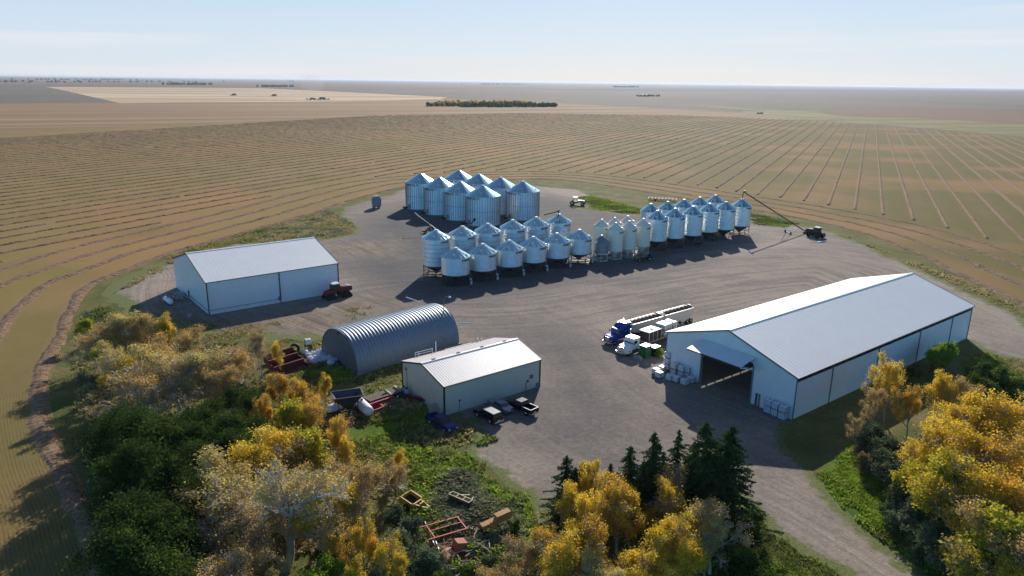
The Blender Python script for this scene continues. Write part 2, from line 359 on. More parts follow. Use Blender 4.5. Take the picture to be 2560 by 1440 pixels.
m_grn = mat_far('pasture', (128, 120, 74), (106, 110, 66), .01, (R(70), 30, (150, 146, 104), .6))
m_red = mat_far('tilled_field', (128, 102, 82), (114, 96, 80), .002)
far_sheet('stubble_field', [(-500, 262), (300, 256), (880, 252), (1100, 246), (1480, 262), (1900, 284), (2000, 301), (1700, 289), (1300, 284), (900, 291), (500, 309), (0, 329), (-500, 352)], .02, m_brn)
far_sheet('fallow_field', [(-500, 222), (110, 219), (150, 222), (285, 253), (300, 256), (-500, 264)], .0, m_gry)
far_sheet('wheat_field', [(112, 217), (330, 218), (640, 220), (860, 230), (1120, 243), (1100, 248), (880, 253), (300, 258), (283, 254), (150, 224)], .06, m_tan)
far_sheet('grey_field', [(870, 229), (1250, 222), (1700, 224), (2560, 232), (3100, 240), (3100, 290), (2560, 272), (2200, 270), (1900, 275), (1700, 266), (1500, 262), (1250, 255), (1120, 243)], .0, m_gry)
far_sheet('tan_field', [(2040, 281), (2180, 272), (2400, 272), (2700, 284), (3100, 300), (3100, 345), (2560, 310), (2300, 296), (2100, 290)], .08, m_red)
far_sheet('pasture', [(1850, 278), (2060, 280), (2200, 290), (2560, 306), (3100, 335), (3100, 392), (2560, 342), (2300, 320), (2000, 299), (1880, 290)], .05, m_grn)
far_sheet('track_road', [(1480, 264.5), (1600, 269.5), (1800, 279), (2100, 296), (2560, 326), (2560, 328.5), (2100, 298), (1800, 281), (1600, 271), (1480, 265.5)], .12, M('dark_track', srgb(104, 90, 84), .95))
far_sheet('creek_bed', [(1690, 261), (1790, 265), (1900, 275), (2010, 277), (2090, 274), (2030, 279.5), (1930, 280), (1800, 270)], .14, M('dark_reeds', srgb(98, 92, 70), .95))
far_sheet('distant_field', [(-500, 204), (500, 207), (1100, 212), (1300, 216), (900, 219), (300, 214), (-500, 211)], .0, m_red)
far_sheet('distant_dark_field', [(1300, 224), (1750, 220), (2560, 226), (3000, 230), (3000, 238), (2560, 234), (2000, 229), (1600, 228)], .1, mat_far('dark_fallow', (84, 82, 92), (96, 90, 92), .001))

# ---------------- field, rough grass, yard ----------------
RB_ = RING[::1]; FE = FIELD
def perp(V):
    d = ringd(V); s = V@WN; w = 1/(1+np.exp(-(d-37)/1.2)); return np.where(d < 37, d, s)
# the field is laid in two parts so its drill rows stay sharp close by: the headland that rounds the yard and the main field
off = lambda P, d: P+d*np.stack([-np.gradient(P[:, 1]), np.gradient(P[:, 0])], 1)/np.linalg.norm(np.gradient(P, axis=0), axis=1)[:, None]
n_r = len(RING); OUT = off(RING, 37.0); lv = np.linspace(-1.5, 37, 15)
def strip(P0, lv):
    V = np.vstack([off(P0, d) for d in lv]); n = len(P0)
    F = np.array([(j*n+i, j*n+i+1, (j+1)*n+i+1, (j+1)*n+i) for j in range(len(lv)-1) for i in range(n-1)]); return V, F[:, ::-1]
Vs, Fs = strip(RING, lv)
nd = lambda V: np.clip(1.7-np.hypot(V[:, 0], V[:, 1])/130, 0, 1)
o = fastmesh('headland', np.column_stack([Vs, np.full(len(Vs), .012)]), Fs, mat_field(), attrs={'perp': np.repeat(lv, n_r), 'near': nd(Vs)}); o['kind'] = 'structure'
MP = np.vstack([[[-500, -60]], FIELD[1:-1], [[520, -60], [146, -60]], OUT[::-1]])
o = sheet('field', ragged(MP, 900, 0, 1), .0, o.data.materials[0], 22, {'perp': lambda V: V@WN, 'near': nd})
GRASS = np.vstack([RING, [[108, -60], [-21, -60]]])
m_gr = mat_grass()
sheet('rough_grass', GRASS, .004, m_gr, 12)
YARD = W2([(262, 752), (285, 705), (380, 662), (470, 640), (560, 610), (600, 606), (700, 612), (800, 600), (880, 585), (900, 570), (850, 540), (850, 520), (930, 500), (1010, 474), (1180, 458), (1350, 466), (1450, 474),
    (1480, 492), (1440, 520), (1500, 530), (1600, 538), (1880, 548), (1960, 556), (2080, 580), (2190, 628), (2280, 668), (2400, 722), (2560, 800), (2750, 900), (2750, 985), (2560, 905), (2440, 870), (2410, 850),
    (2200, 950), (2010, 1040), (1940, 1075), (1960, 1120), (2030, 1180), (2060, 1240), (2120, 1290), (2200, 1345), (2300, 1412), (2360, 1452), (2520, 1560), (2380, 1700), (2250, 1560), (2100, 1440), (1990, 1362),
    (1900, 1300), (1840, 1260), (1700, 1235), (1560, 1230), (1420, 1235), (1385, 1270), (1375, 1340), (1345, 1310), (1320, 1240), (1250, 1215), (1200, 1160), (1150, 1130), (1180, 1105), (1190, 1080), (1180, 1045), (1130, 1030),
    (1120, 990), (1150, 900), (1130, 862), (1000, 850), (820, 850), (700, 862), (640, 850), (540, 850), (440, 830), (330, 790)])
DIRT = W2([(440, 850), (700, 870), (820, 845), (900, 790), (990, 760), (940, 730), (880, 745), (700, 790), (560, 800), (430, 770), (420, 690), (560, 610), (300, 690), (250, 750)])
DIRT2 = W2([(800, 610), (1000, 600), (990, 640), (840, 640), (700, 640)])
FRESH = W2([(850, 660), (890, 600), (900, 560), (1000, 510), (1380, 490), (1700, 560), (1900, 600), (1700, 660), (1400, 720), (1060, 770), (960, 740), (870, 690)])
DARKG = W2([(1350, 800), (1550, 840), (1500, 930), (1600, 1050), (1500, 1180), (1330, 1100), (1380, 960), (1200, 820)])
PALE = [[(1900, 1240), (2000, 1230), (2100, 1300), (2330, 1440), (2520, 1600), (2300, 1560), (2110, 1420), (1950, 1320)], [(1780, 630), (1880, 612), (1990, 585), (2030, 600), (1950, 625), (1850, 640)], [(265, 745), (300, 700), (400, 650), (440, 640), (445, 690), (420, 735), (350, 760)], [(1340, 462), (1450, 472), (1600, 500), (1640, 520), (1560, 512), (1400, 488)], [(1160, 1110), (1250, 1120), (1400, 1160), (1300, 1200), (1200, 1170)], [(2200, 640), (2440, 730), (2560, 800), (2560, 840), (2380, 740)], [(1470, 820), (1510, 800), (1620, 770), (1560, 800), (1500, 850)]]
def soft(P, w=6): return lambda V: np.clip(.5+np.where(inside(V, P), 1, -1)*np.abs(sdist(V, P, True))/w, 0, 1)
def flow(P): P = catmull(W2(P), 6); return lambda V: sdist(V, P)
sheet('gravel_yard', ragged(YARD, 1.0, 1.6, 5), .02, mat_gravel(), 2.2, {
    'flowa': flow([(2500, 1600), (2100, 1330), (1880, 1210), (1700, 1120), (1500, 1030), (1400, 940), (1330, 850), (1200, 780), (1040, 730), (930, 690), (880, 640), (800, 600)]),
    'flowb': flow([(200, 850), (600, 830), (960, 740), (1250, 735), (1500, 700), (1800, 660), (2050, 650), (2200, 690), (2400, 780), (2700, 930)]),
    'upper': lambda V: np.clip((V[:, 1]-.25*np.abs(V[:, 0]-20)-122)/26, 0, 1), 'dirt': lambda V: np.maximum(soft(DIRT, 8)(V), soft(DIRT2, 10)(V)), 'fresh': lambda V: np.maximum(soft(FRESH, 20)(V), .7*soft(DARKG, 20)(V)),
    'pale': lambda V: np.maximum.reduce([soft(W2(p), 8)(V) for p in PALE]),
    'weed': lambda V: .38*np.maximum(soft(DIRT, 8)(V), soft(DIRT2, 10)(V))+.05})
m_lawn = mat_grass('lush_grass', (92, 122, 36), (118, 132, 54), (66, 96, 28))
sheet('lawn', ragged(W2([(2035, 1195), (2150, 1100), (2240, 1180), (2420, 1440), (2560, 1650), (2330, 1460), (2200, 1360), (2080, 1270)]), 1.0, 1.5, 31), .012, m_lawn, 4)
sheet('lawn', ragged(W2([(1850, 1265), (1990, 1352), (2110, 1440), (2200, 1560), (1800, 1560), (1830, 1350)]), 1.0, 1.2, 33), .012, m_lawn, 4)
sheet('lawn', ragged(W2([(850, 1010), (960, 960), (1100, 1045), (1170, 1090), (1130, 1110), (1000, 1130), (900, 1120)]), 1.0, 1.2, 35), .012, m_lawn, 4)
# ---------------- windrows of cut crop ----------------
def ridge(P, w, h, seed, step):
    P = np.asarray(P); d = np.gradient(P, axis=0); d /= np.linalg.norm(d, axis=1)[:, None]; n = np.stack([-d[:, 1], d[:, 0]], 1)
    r = np.random.RandomState(seed); k = len(P); hh = h*(.6+.6*np.clip(vnoise(P, 3.3, seed % 97)*.7+r.rand(k)*.4, 0, 1.2)); ww = w*(.75+.5*vnoise(P, 2.5, seed % 91+3))
    gap = vnoise(P, 9, seed % 83+5) < .05; hh = np.where(gap, .03, hh)
    prof = [(-.5, -.02), (-.34, .62), (-.05, 1.0), (.25, .75), (.5, -.02)]; rows = []
    for (a, b) in prof:
        q = P+n*(a*ww+r.uniform(-.08, .08, k)*w)[:, None]; z = np.maximum(hh*b*(r.uniform(.75, 1.2, k) if b > 0 else 1), -.02); rows.append(np.column_stack([q, z]))
    V = np.concatenate(rows); F = np.array([(j*k+i, j*k+i+1, (j+1)*k+i+1, (j+1)*k+i) for j in range(len(prof)-1) for i in range(k-1)]); return V, F[:, ::-1]
ts = NT('straw'); sc_ = ts.ramp(ts.noise(1.3, 6, rough=.75), [(.3, srgb(98, 76, 58)), (.5, srgb(140, 114, 90)), (.7, srgb(174, 148, 120))]); ts.col(sc_); ts.bump(ts.noise(5, 5, rough=.8), .9, .12); m_straw = ts.set(.95, 0, .1)
def resample(P, step):
    s = np.r_[0, np.cumsum(np.linalg.norm(np.diff(P, axis=0), axis=1))]; t = np.arange(0, s[-1], step); return np.stack([np.interp(t, s, P[:, i]) for i in (0, 1)], 1)
AV = []; AF = []; cnt = 0
def addr(P, w, h, seed, step):
    global cnt
    if len(P) < 3: return
    V, F = ridge(P, w, h, seed, step); AV.append(V); AF.append(F+cnt); cnt += len(V)
for k in range(4):
    P = resample(off(RING, k*WS+.01), .3); P = P+np.stack([vnoise(P, 7, k+40)-.5, vnoise(P, 7, k+50)-.5], 1)*1.1
    addr(P, 2.6, .27, 11*k+1, .3)
for k in range(-60, 95):
    s = k*WS
    for (t0, t1, st) in ((-400, 330, .9), (330, 620, 1.8), (620, 1500, 4.0)):
        t = np.arange(t0, t1+st, st); P = WN*s+t[:, None]*WD
        ok = inside(P, FE) & (np.hypot(P[:, 0], P[:, 1]) > 40); P = P[ok]
        if len(P) < 3: continue
        rd = ringd(P); okk = rd > 3.6*WS; P = P[okk]
        az = np.degrees(np.arctan2(P[:, 0], P[:, 1])); P2 = P[(np.abs(az) < 39) & (P[:, 1] > 30)]
        if len(P2) < 3: continue
        brk = np.where(np.linalg.norm(np.diff(P2, axis=0), axis=1) > st*2)[0]+1
        for seg in np.split(P2, brk): addr(seg, 1.35 if s < 60 else 2.2, (.42 if st < 1 else (.48 if st < 3 else .55))*(1 if s < 60 else .55), 1000+k, st)
o = fastmesh('windrows', np.vstack(AV), np.vstack(AF), m_straw); tag(o, 'rows of cut crop lying in long parallel lines on the stubble', 'windrows', kind='stuff')
# ---------------- buildings ----------------
white_steel = M('white_steel', srgb(222, 226, 230), .42, .0, .06, .5, spec=.5)
white_roof = M('white_roof_steel', srgb(246, 244, 240), .38, .0, .04, .35, spec=.7)
cream_steel = M('cream_steel', srgb(214, 206, 188), .45, 0, .07, .6)
cream_roof = M('cream_roof_steel', srgb(242, 232, 224), .4, 0, .04, .4, spec=.6)
dark_trim = M('dark_trim', srgb(58, 60, 66), .5)
brown_trim = M('brown_trim', srgb(48, 42, 42), .5)
grey_trim = M('grey_trim', srgb(104, 116, 130), .45)
galv = M('galvanized', (.52, .55, .58), .38, .85, .14, 3)
galv_d = M('galvanized_worn', (.36, .38, .41), .5, .8, .3, 2)
blackm = M('black_rubber', srgb(24, 24, 26), .8)
glass = M('dark_glass', srgb(30, 38, 44), .08, 0, .1, spec=.8)
concrete = M('concrete', srgb(150, 148, 142), .85, 0, .25, 3, bump=.3)
rust = M('rusty_steel', srgb(128, 66, 44), .8, .2, .5, 3, bump=.4)
woodm = M('weathered_timber', srgb(168, 158, 142), .85, 0, .4, 4)
plast_w = M('white_plastic', srgb(226, 228, 226), .4, 0, .08, 3)
plast_b = M('blue_plastic', srgb(36, 66, 150), .45, 0, .1, 3)
def rect(near, left, right, z):
    N, Lf, Rt = G(*near, z), G(*left, z), G(*right, z); ex = (Rt-N).normalized(); ey = (Lf-N).normalized()
    a = math.atan2(ex.y, ex.x); b = math.atan2(ey.y, ey.x)-pi/2; d = (b-a+pi) % (2*pi)-pi; a += d/2
    return N, a, (Rt-N).length, (Lf-N).length
def gx(mb, pts, x0, x1):            # polygon in (y,z) extruded along x
    n = len(pts); V = [(x0, y, z) for y, z in pts]+[(x1, y, z) for y, z in pts]
    mb.add(V, [tuple(range(n))[::-1], tuple(range(n, 2*n))]+[(i, (i+1) % n, (i+1) % n+n, i+n) for i in range(n)]); return mb
def roof_parts(root, Ln, Wd, ze, zr, mat, rib, ribh, oh=.25, trim=None, ridge=None):
    sl = (zr-ze)/(Wd/2); u = math.hypot(1, sl)
    for side in (0, 1):
        mb = MB(); y0, y1 = (-oh, Wd/2) if side == 0 else (Wd+oh, Wd/2); z0 = ze-oh*sl
        P = [(y0, z0), (y1, zr), (y1, zr+.1), (y0, z0+.1)]
        if side: P = P[::-1]
        gx(mb, P, -oh, Ln+oh); n = int((Ln+2*oh)/rib)
        for k in range(n+1):
            x = -oh+.05+k*(Ln+2*oh-.1)/n; mb.bar((x, y0, z0+.1), (x, y1, zr+.1), .06, ribh*2)
        mb.build('roof_slope', mat, root)
    mb = MB(); mb.bar((-oh-.03, Wd/2, zr+.1), (Ln+oh+.03, Wd/2, zr+.1), .5, .12); mb.build('ridge_cap', ridge or mat, root)
    if trim:
        mb = MB(); z0 = ze-oh*sl
        for x in (-oh-.04, Ln+oh+.04):
            for y in (-oh, Wd+oh): mb = MB(); mb.bar((x, y, z0+.02), (x, Wd/2, zr+.02), .08, .26); mb.build('gable_trim', trim, root)
        for y in (-oh-.05, Wd+oh+.05):
            mb = MB(); mb.bar((-oh, y, z0+.02), (Ln+oh, y, z0+.02), .14, .16); mb.build('gutter', trim, root)
def ribs_wall(mb, a, b, z0, z1, n, side, h=.03):    # thin vertical ribs on a straight wall
    a = Vector(a); b = Vector(b); d = (b-a); nn = Vector((d.y, -d.x, 0)).normalized()*side*h*.5
    for k in range(n+1):
        p = a+d*k/n+nn; mb.box((p.x, p.y, (z0+z1)/2), (.05, h, z1-z0), rz=math.atan2(d.y, d.x))

# 1. long white shed with the raised door, on the right
N, a, Ln, Wd = rect((1993, 943.3), (1671, 830), (2427, 763), 7.1); N.z = 0; ZE, ZR = 7.1, 11.1
shed = E('storage_shed', N, a, 'very long white steel shed with its big folding door raised, the largest building', 'shed')
inv = (Matrix.Translation(N) @ Matrix.Rotation(a, 4, 'Z')).inverted()
ly = lambda px, py, z=0: (inv @ G(px, py, z))
yd0 = ly(1873, 1006.8).y; yd1 = ly(1752, 957).y; ZD = 6.9
mb = MB(); gp = lambda y: ZE+(ZR-ZE)*(1-abs(y-Wd/2)/(Wd/2))
gx(mb, [(0, 0), (yd0, 0), (yd0, ZD), (0, ZD)], 0, .15); 
mb = MB(); yp = yd0-.9
gx(mb, [(0, 0), (yp-1.0, 0), (yp-1.0, ZD), (0, ZD)], 0, .15); gx(mb, [(yp, 0), (yd0, 0), (yd0, ZD), (yp, ZD)], 0, .15); gx(mb, [(yp-1.0, 2.15), (yp, 2.15), (yp, ZD), (yp-1.0, ZD)], 0, .15)
gx(mb, [(yd1, 0), (Wd, 0), (Wd, ZD), (yd1, ZD)], 0, .15)
gx(mb, [(0, ZD), (Wd, ZD), (Wd, ZE), (Wd/2, ZR), (0, ZE)], 0, .15)
for y in np.arange(.4, Wd, .9):
    if yd0 < y < yd1: mb.box((-.01, y, (ZD+gp(y))/2), (.025, .05, gp(y)-ZD))
    elif not (yp-1.1 < y < yp+.1): mb.box((-.01, y, gp(y)/2), (.025, .05, gp(y)))
mb.build('front_wall', white_steel, shed)
mb = MB(); gx(mb, [(0, 0), (Wd, 0), (Wd, ZE), (Wd/2, ZR), (0, ZE)], Ln-.15, Ln); mb.build('rear_wall', white_steel, shed)
for side, y in ((0, .075), (1, Wd-.075)):
    mb = MB(); mb.box((Ln/2, y, 3.1), (Ln-.3, .15, 6.2)); s2 = -1 if side == 0 else 1
    for x in np.arange(.6, Ln-.4, .9): mb.box((x, y+s2*.085, 3.1), (.05, .025, 6.2))
    mb.build('side_wall', white_steel, shed)
    mb = MB()
    for x in np.arange(.3, Ln, 2.45): mb.box((x, y, 6.65), (.28, .12, .9)); 
    for x in np.arange(.3, Ln, .82): mb.box((x, y, 6.8), (.07, .1, .6))
    mb.box((Ln/2, y, 7.02), (Ln-.3, .2, .16)); mb.build('eave_post', M('timber_post', srgb(116, 92, 70), .8), shed)
    mb = MB(); mb.box((Ln/2, y+s2*.1, 6.23), (Ln, .06, .1)); mb.build('wall_flashing', dark_trim, shed)
    for f in (.0, .165, .40, .645, .86, 1.0):
        mb = MB(); x = f*Ln; mb.box((min(max(x, .05), Ln-.05), y+s2*.14, 3.5), (.16, .14, 7.0)); mb.build('downspout', grey_trim, shed)
roof_parts(shed, Ln, Wd, ZE, ZR, white_roof, .92, .018, .3, grey_trim)
# folding door: two hinged leaves held open above the doorway
yc = (yd0+yd1)/2; wd = yd1-yd0+.6; door = MB(); 
def leaf(p0, p1, th=.14):
    mb = MB(); d = Vector((p1[0]-p0[0], 0, p1[1]-p0[1])); nrm = Vector((-d.z, 0, d.x)).normalized()*th
    A = Vector((p0[0], 0, p0[1])); B = Vector((p1[0], 0, p1[1])); V = []
    for y in (yc-wd/2, yc+wd/2):
        for q in (A, B, B+nrm, A+nrm): V.append((q.x, y, q.z))
    mb.add(V, [(0, 1, 2, 3), (7, 6, 5, 4), (0, 4, 5, 1), (1, 5, 6, 2), (2, 6, 7, 3), (3, 7, 4, 0)])
    for y in np.arange(yc-wd/2+.1, yc+wd/2, .95): mb.bar((p0[0], y, p0[1]+.0), (p1[0], y, p1[1]+.0), .04, .03)
    return mb
dl = leaf((-.12, 8.1), (-3.95, 7.25)).build('folding_door', white_steel, shed); leaf((-3.9, 7.0), (-.35, 5.9)).build('lower_leaf', white_steel, dl)
mb = MB(); mb.bar((-4.0, yc-wd/2, 7.12), (-4.0, yc+wd/2, 7.12), .16, .22); mb.build('door_edge', dark_trim, dl)
for y in (yd0-.12, yd1+.12): mb = MB(); mb.box((-.03, y, 3.2), (.22, .24, 6.4)); mb.build('door_jamb', grey_trim, shed)
mb = MB(); mb.box((.5, yp-.5, 1.07), (1.0, .06, 2.1)); dd = mb.build('side_door', white_steel, shed); mb = MB(); mb.box((.1, yp-.42, 1.0), (.1, .1, .06)); mb.build('handle', dark_trim, dd)
# 2. white shed on the left
N, a, Ln, Wd = rect((514.7, 706.8), (436, 646), (842, 657), 7.33); N.z = 0
mach = E('machine_shed', N, a, 'white steel machine shed with red tractor at its right corner, farthest left', 'shed')
inv2 = (Matrix.Translation(N) @ Matrix.Rotation(a, 4, 'Z')).inverted(); pk = inv2 @ G(469.5, 633.5, 9.6); ZE, ZR = 7.33, 11.2
mb = MB(); gx(mb, [(0, 0), (Wd, 0), (Wd, ZE), (Wd/2, ZR), (0, ZE)], 0, .15)
mb.box((-.03, Wd/2, .62), (.05, Wd, .04)); mb.build('gable_wall', white_steel, mach)
mb = MB(); gx(mb, [(0, 0), (Wd, 0), (Wd, ZE), (Wd/2, ZR), (0, ZE)], Ln-.15, Ln); mb.build('gable_wall', white_steel, mach)
for y in (.075, Wd-.075):
    mb = MB(); mb.box((Ln/2, y, ZE/2), (Ln-.3, .15, ZE))
    for x in np.arange(.5, Ln-.3, .9): mb.box((x, y+(-.085 if y < 1 else .085), ZE/2), (.04, .02, ZE))
    mb.build('side_wall', white_steel, mach)
roof_parts(mach, Ln, Wd, ZE, ZR, white_roof, .9, .012, .2, dark_trim)
for x, y in ((.0, -.08), (Ln*.525, -.12), (Ln, -.08)):
    mb = MB(); mb.box((x, y, ZE/2), (.2, .18, ZE-.1)); mb.build('downspout', dark_trim, mach)
mb = MB(); mb.box((Ln*.26, -.1, .95), (Ln*.5, .08, .07)); mb.box((-.1, Wd*.28, .95), (.08, Wd*.55, .07)); mb.build('gas_pipe', M('grey_pipe', srgb(60, 72, 86), .5), mach)
mb = MB(); mb.box((-.12, Wd*.56, 1.6), (.24, .5, .9)); mb.box((-.1, Wd*.57, .75), (.2, .3, .35)); mb.build('meter_box', dark_trim, mach)
mb = MB(); mb.box((Ln*.515, -.2, 1.1), (.4, .25, .9)); mb.build('meter_box', grey_trim, mach)
# 3. cream workshop in the middle
N, a, Ln, Wd = rect((1110.2, 966.3), (1006.4, 903.5), (1349, 897.6), 4.95); N.z = 0; ZE, ZR = 4.95, 6.65
shop = E('workshop', N, a, 'cream steel workshop with ribbed roof and brown trim, vehicles parked along it', 'workshop')
inv3 = (Matrix.Translation(N) @ Matrix.Rotation(a, 4, 'Z')).inverted()
mb = MB(); gx(mb, [(0, 0), (Wd, 0), (Wd, ZE), (Wd/2, ZR), (0, ZE)], 0, .15)
for y in np.arange(.3, Wd, .6): mb.box((-.01, y, ZE/2), (.025, .04, ZE))
mb.build('gable_wall', cream_steel, shop)
mb = MB(); gx(mb, [(0, 0), (Wd, 0), (Wd, ZE), (Wd/2, ZR), (0, ZE)], Ln-.15, Ln); mb.build('gable_wall', cream_steel, shop)
for y in (.075, Wd-.075):
    mb = MB(); mb.box((Ln/2, y, ZE/2), (Ln-.3, .15, ZE))
    for x in np.arange(.5, Ln-.3, .6): mb.box((x, y+(-.085 if y < 1 else .085), ZE/2), (.04, .025, ZE))
    mb.build('side_wall', cream_steel, shop)
roof_parts(shop, Ln, Wd, ZE, ZR, cream_roof, .42, .03, .18, brown_trim)
for x, y in ((0, 0), (0, Wd), (Ln, 0), (Ln, Wd)): mb = MB(); mb.box((x, y, ZE/2-.05), (.22, .22, ZE-.1)); mb.build('corner_trim', brown_trim, shop)
for k in range(4):
    mb = MB(); x = Ln*(.12+.25*k); mb.box((x, Wd/2+.25, ZR+.2), (.7, .3, .22), taper=.8); mb.build('roof_vent', M('vent_paint', srgb(176, 170, 164), .6), shop)
mb = MB(); mb.box((Ln*.9, -.04, 2.3), (1.0, .08, .9)); w = mb.build('window', white_steel, shop); mb = MB(); mb.box((Ln*.9, -.1, 2.3), (.8, .04, .7)); mb.build('pane', M('pale_glass', srgb(96, 112, 124), .1), w)
mb = MB(); mb.box((Ln*.86, -.1, 1.7), (.3, .2, .35)); mb.box((Ln*.84, -.1, .8), (.06, .08, 1.6)); mb.box((Ln*.145, -.1, 1.9), (.2, .2, .25)); mb.box((Ln*.145, -.06, .9), (.04, .04, 1.8)); mb.build('meter_box', dark_trim, shop)
mb = MB(); mb.box((Ln*.975, -.1, .5), (.7, .25, .55)); mb.build('air_conditioner', grey_trim, shop)
mb = MB(); mb.box((-.05, Wd*.9, 4.1), (.08, .5, .5)); mb.box((-.06, Wd*.88, 2), (.06, .06, 3.8)); mb.build('wall_vent', grey_trim, shop)
# white rail, pipe and tanks standing behind the workshop
mb = MB(); y = Wd+.3
for x in (2.7, 3.4, 6.1): mb.tube([(x, y, 4.9), (x, y, 5.8)], .05, 6)
mb.tube([(2.7, y, 5.8), (6.1, y, 5.8)], .05, 6); mb.tube([(2.7, y, 5.4), (6.1, y, 5.4)], .04, 6); mb.tube([(6.8, y, 4.9), (6.8, y, 6.9)], .07, 8); mb.build('roof_rail', white_steel, shop)
mb = MB(); mb.tube([(8.6, y, 4.85), (14.2, y, 4.85)], .25, 10); mb.tube([(15.6, y, 4.9), (15.6, y, 5.7)], .12, 8); mb.tube([(16.4, y, 4.9), (16.4, y, 5.5)], .1, 8); mb.build('exhaust_duct', cream_steel, shop)
# 4. ribbed arch hut
A_ = G(895, 936); B_ = G(1148, 859); ex = (B_-A_).normalized(); AL = (B_-A_).length; aa = math.atan2(ex.y, ex.x); AW, AH = 12.4, 6.7
arch = E('arch_hut', A_, aa, 'round-roofed ribbed galvanized arch hut between the two gabled buildings', 'arch hut')
na, nl = 40, int(AL/.0895); V = []
for j in range(nl+1):
    x = AL*j/nl; ph = (x/.72) % 1; o_ = .085*(1-cos(2*pi*ph))/2*(1 if .3 < x < AL-.3 else .3)
    for i in range(na+1):
        t = pi*i/na; c_ = cos(t); s_ = sin(t); ra = 1+o_/AH
        V.append((x, AW/2-AW/2*(abs(c_)**.92)*math.copysign(1, c_)*ra, max(AH*(s_**.86)*ra, 0)))
F = [(j*(na+1)+i, (j+1)*(na+1)+i, (j+1)*(na+1)+i+1, j*(na+1)+i+1) for j in range(nl) for i in range(na)]
galv_a = M('arch_galvanized', (.19, .25, .32), .5, .35, .14, 1.2)
fastmesh('arch_shell', V, np.array(F)[:, ::-1], galv_a, arch, smooth=True)
def archpts(k=1.0): return [(AW/2-AW/2*k*(abs(cos(pi*i/na))**.92)*math.copysign(1, cos(pi*i/na)), AH*k*sin(pi*i/na)**.86) for i in range(na+1)]
for x0 in (.12, AL-.22):
    mb = MB(); gx(mb, archpts(.985), x0, x0+.1)
    for y in np.arange(.7, AW, .42):
        q = abs(AW/2-y)/(AW/2); h = AH*.98*(max(1-(q**(1/.92))**2, 0)**.5)**.86
        if h > .3: mb.box((x0-.02, y, h/2), (.06, .12, h))
    mb.build('end_wall', M('arch_end_steel', (.26, .29, .32), .5, .55, .15, 1.5), arch)
mb = MB(); mb.box((.06, AW*.49, 6.0), (.12, .55, .4)); mb.build('vent', dark_trim, arch)
for y in (-.25, AW+.25): mb = MB(); mb.box((AL/2, y, .12), (AL+.4, .5, .24)); mb.build('foundation', concrete, arch)
mb = MB(); q = V[0]; Lx = AL-1.3
mb.tube([(Lx, 3.1, 5.4), (Lx, 3.1, 8.6), (Lx+.2, 2.6, 9.3), (Lx+.4, 1.9, 9.5)], .09, 8); mb.build('light_pole', grey_trim, arch); mb = MB(); mb.lathe([(.02, .25), (.22, .2), (.3, 0)], 12, (Lx+.4, 1.7, 9.3)); mb.build('yard_lamp', white_steel, arch)
mb = MB(); mb.tube([(AL+.3, .6, 4.1), (AL+1.6, -3.0, 4.6)], .13, 8); mb.tube([(AL+1.7, -3.0, 4.6), (AL+1.7, -3.0, .1)], .04, 6); mb.build('heater_tube', white_steel, arch)
mb = MB(); mb.tube([(AL-.6, AW-.5, 6.0), (AL-1.7, AW+2.6, 6.6)], .12, 8); mb.build('heater_tube', white_steel, arch)
# ---------------- grain bins ----------------
def corrugated(name, c, rough, metal, amp=1.0):
    t = NT(name); n = t.noise(1.0, 4); t.col(t.mix(t.rng(n, .35, .65), c, tuple(x*.88 for x in c[:3])+(1,))); w = t.n('ShaderNodeTexWave', wave_type='BANDS', bands_direction='Z', i_Scale=3.1); t.l(t.coord(), w.inputs['Vector']); t.bump(w.outputs['Fac'], amp, .02); return t.set(rough, metal, .5)
bin_wall = corrugated('bin_galvanized', (.88, .97, 1, 1), .28, .88)
bin_seam = M('bin_seam', (.30, .34, .38), .5, .8)
bin_roof = M('bin_roof_galvanized', (.52, .84, .90), .2, .95, .08, 2)
cream_bin = M('cream_bin_paint', srgb(222, 220, 206), .4, 0, .05, .8)
blackleg = M('black_painted_steel', srgb(34, 32, 34), .5)
cream_leg = M('cream_leg_paint', srgb(206, 202, 184), .5)
grey_bin = M('old_grey_bin', (.24, .29, .34), .45, .6, .2, 1)
letter_blk = M('black_lettering', srgb(28, 24, 32), .6); letter_grey = M('grey_lettering', srgb(62, 72, 84), .6); letter_red = M('lettering_maroon', srgb(44, 26, 44), .6)
def textmesh(name, txt, size, Rr, z, th0, mat, parent, spread=1.0, maxw=None):
    cu = bpy.data.curves.new('t', 'FONT'); cu.body = txt; cu.size = size; cu.extrude = .015; cu.space_character = spread; cu.offset = .02
    ob = bpy.data.objects.new('t', cu); COL.objects.link(ob); dg = bpy.context.evaluated_depsgraph_get(); me = bpy.data.meshes.new_from_object(ob.evaluated_get(dg))
    bpy.data.objects.remove(ob); bpy.data.curves.remove(cu)
    for v in me.vertices:
        th = th0+v.co.x/Rr; rr = Rr+.03+v.co.z; v.co = (rr*cos(th), rr*sin(th), z+v.co.y)
    me.name = name; me.materials.clear(); me.materials.append(mat)
    o = bpy.data.objects.new(name, me); return link(o, parent)
def cone_roof(mb, Rr, z0, z1, n, rc=.45, zig=.06):
    V = []; 
    for k in range(2*n):
        t = 2*pi*k/(2*n); up_ = zig if k % 2 else 0
        V += [(Rr*cos(t), Rr*sin(t), z0+up_), (rc*cos(t), rc*sin(t), z1+up_*.2)]
    m2 = 2*n; mb.add(V, [(2*k, 2*((k+1) % m2), 2*((k+1) % m2)+1, 2*k+1) for k in range(m2)])
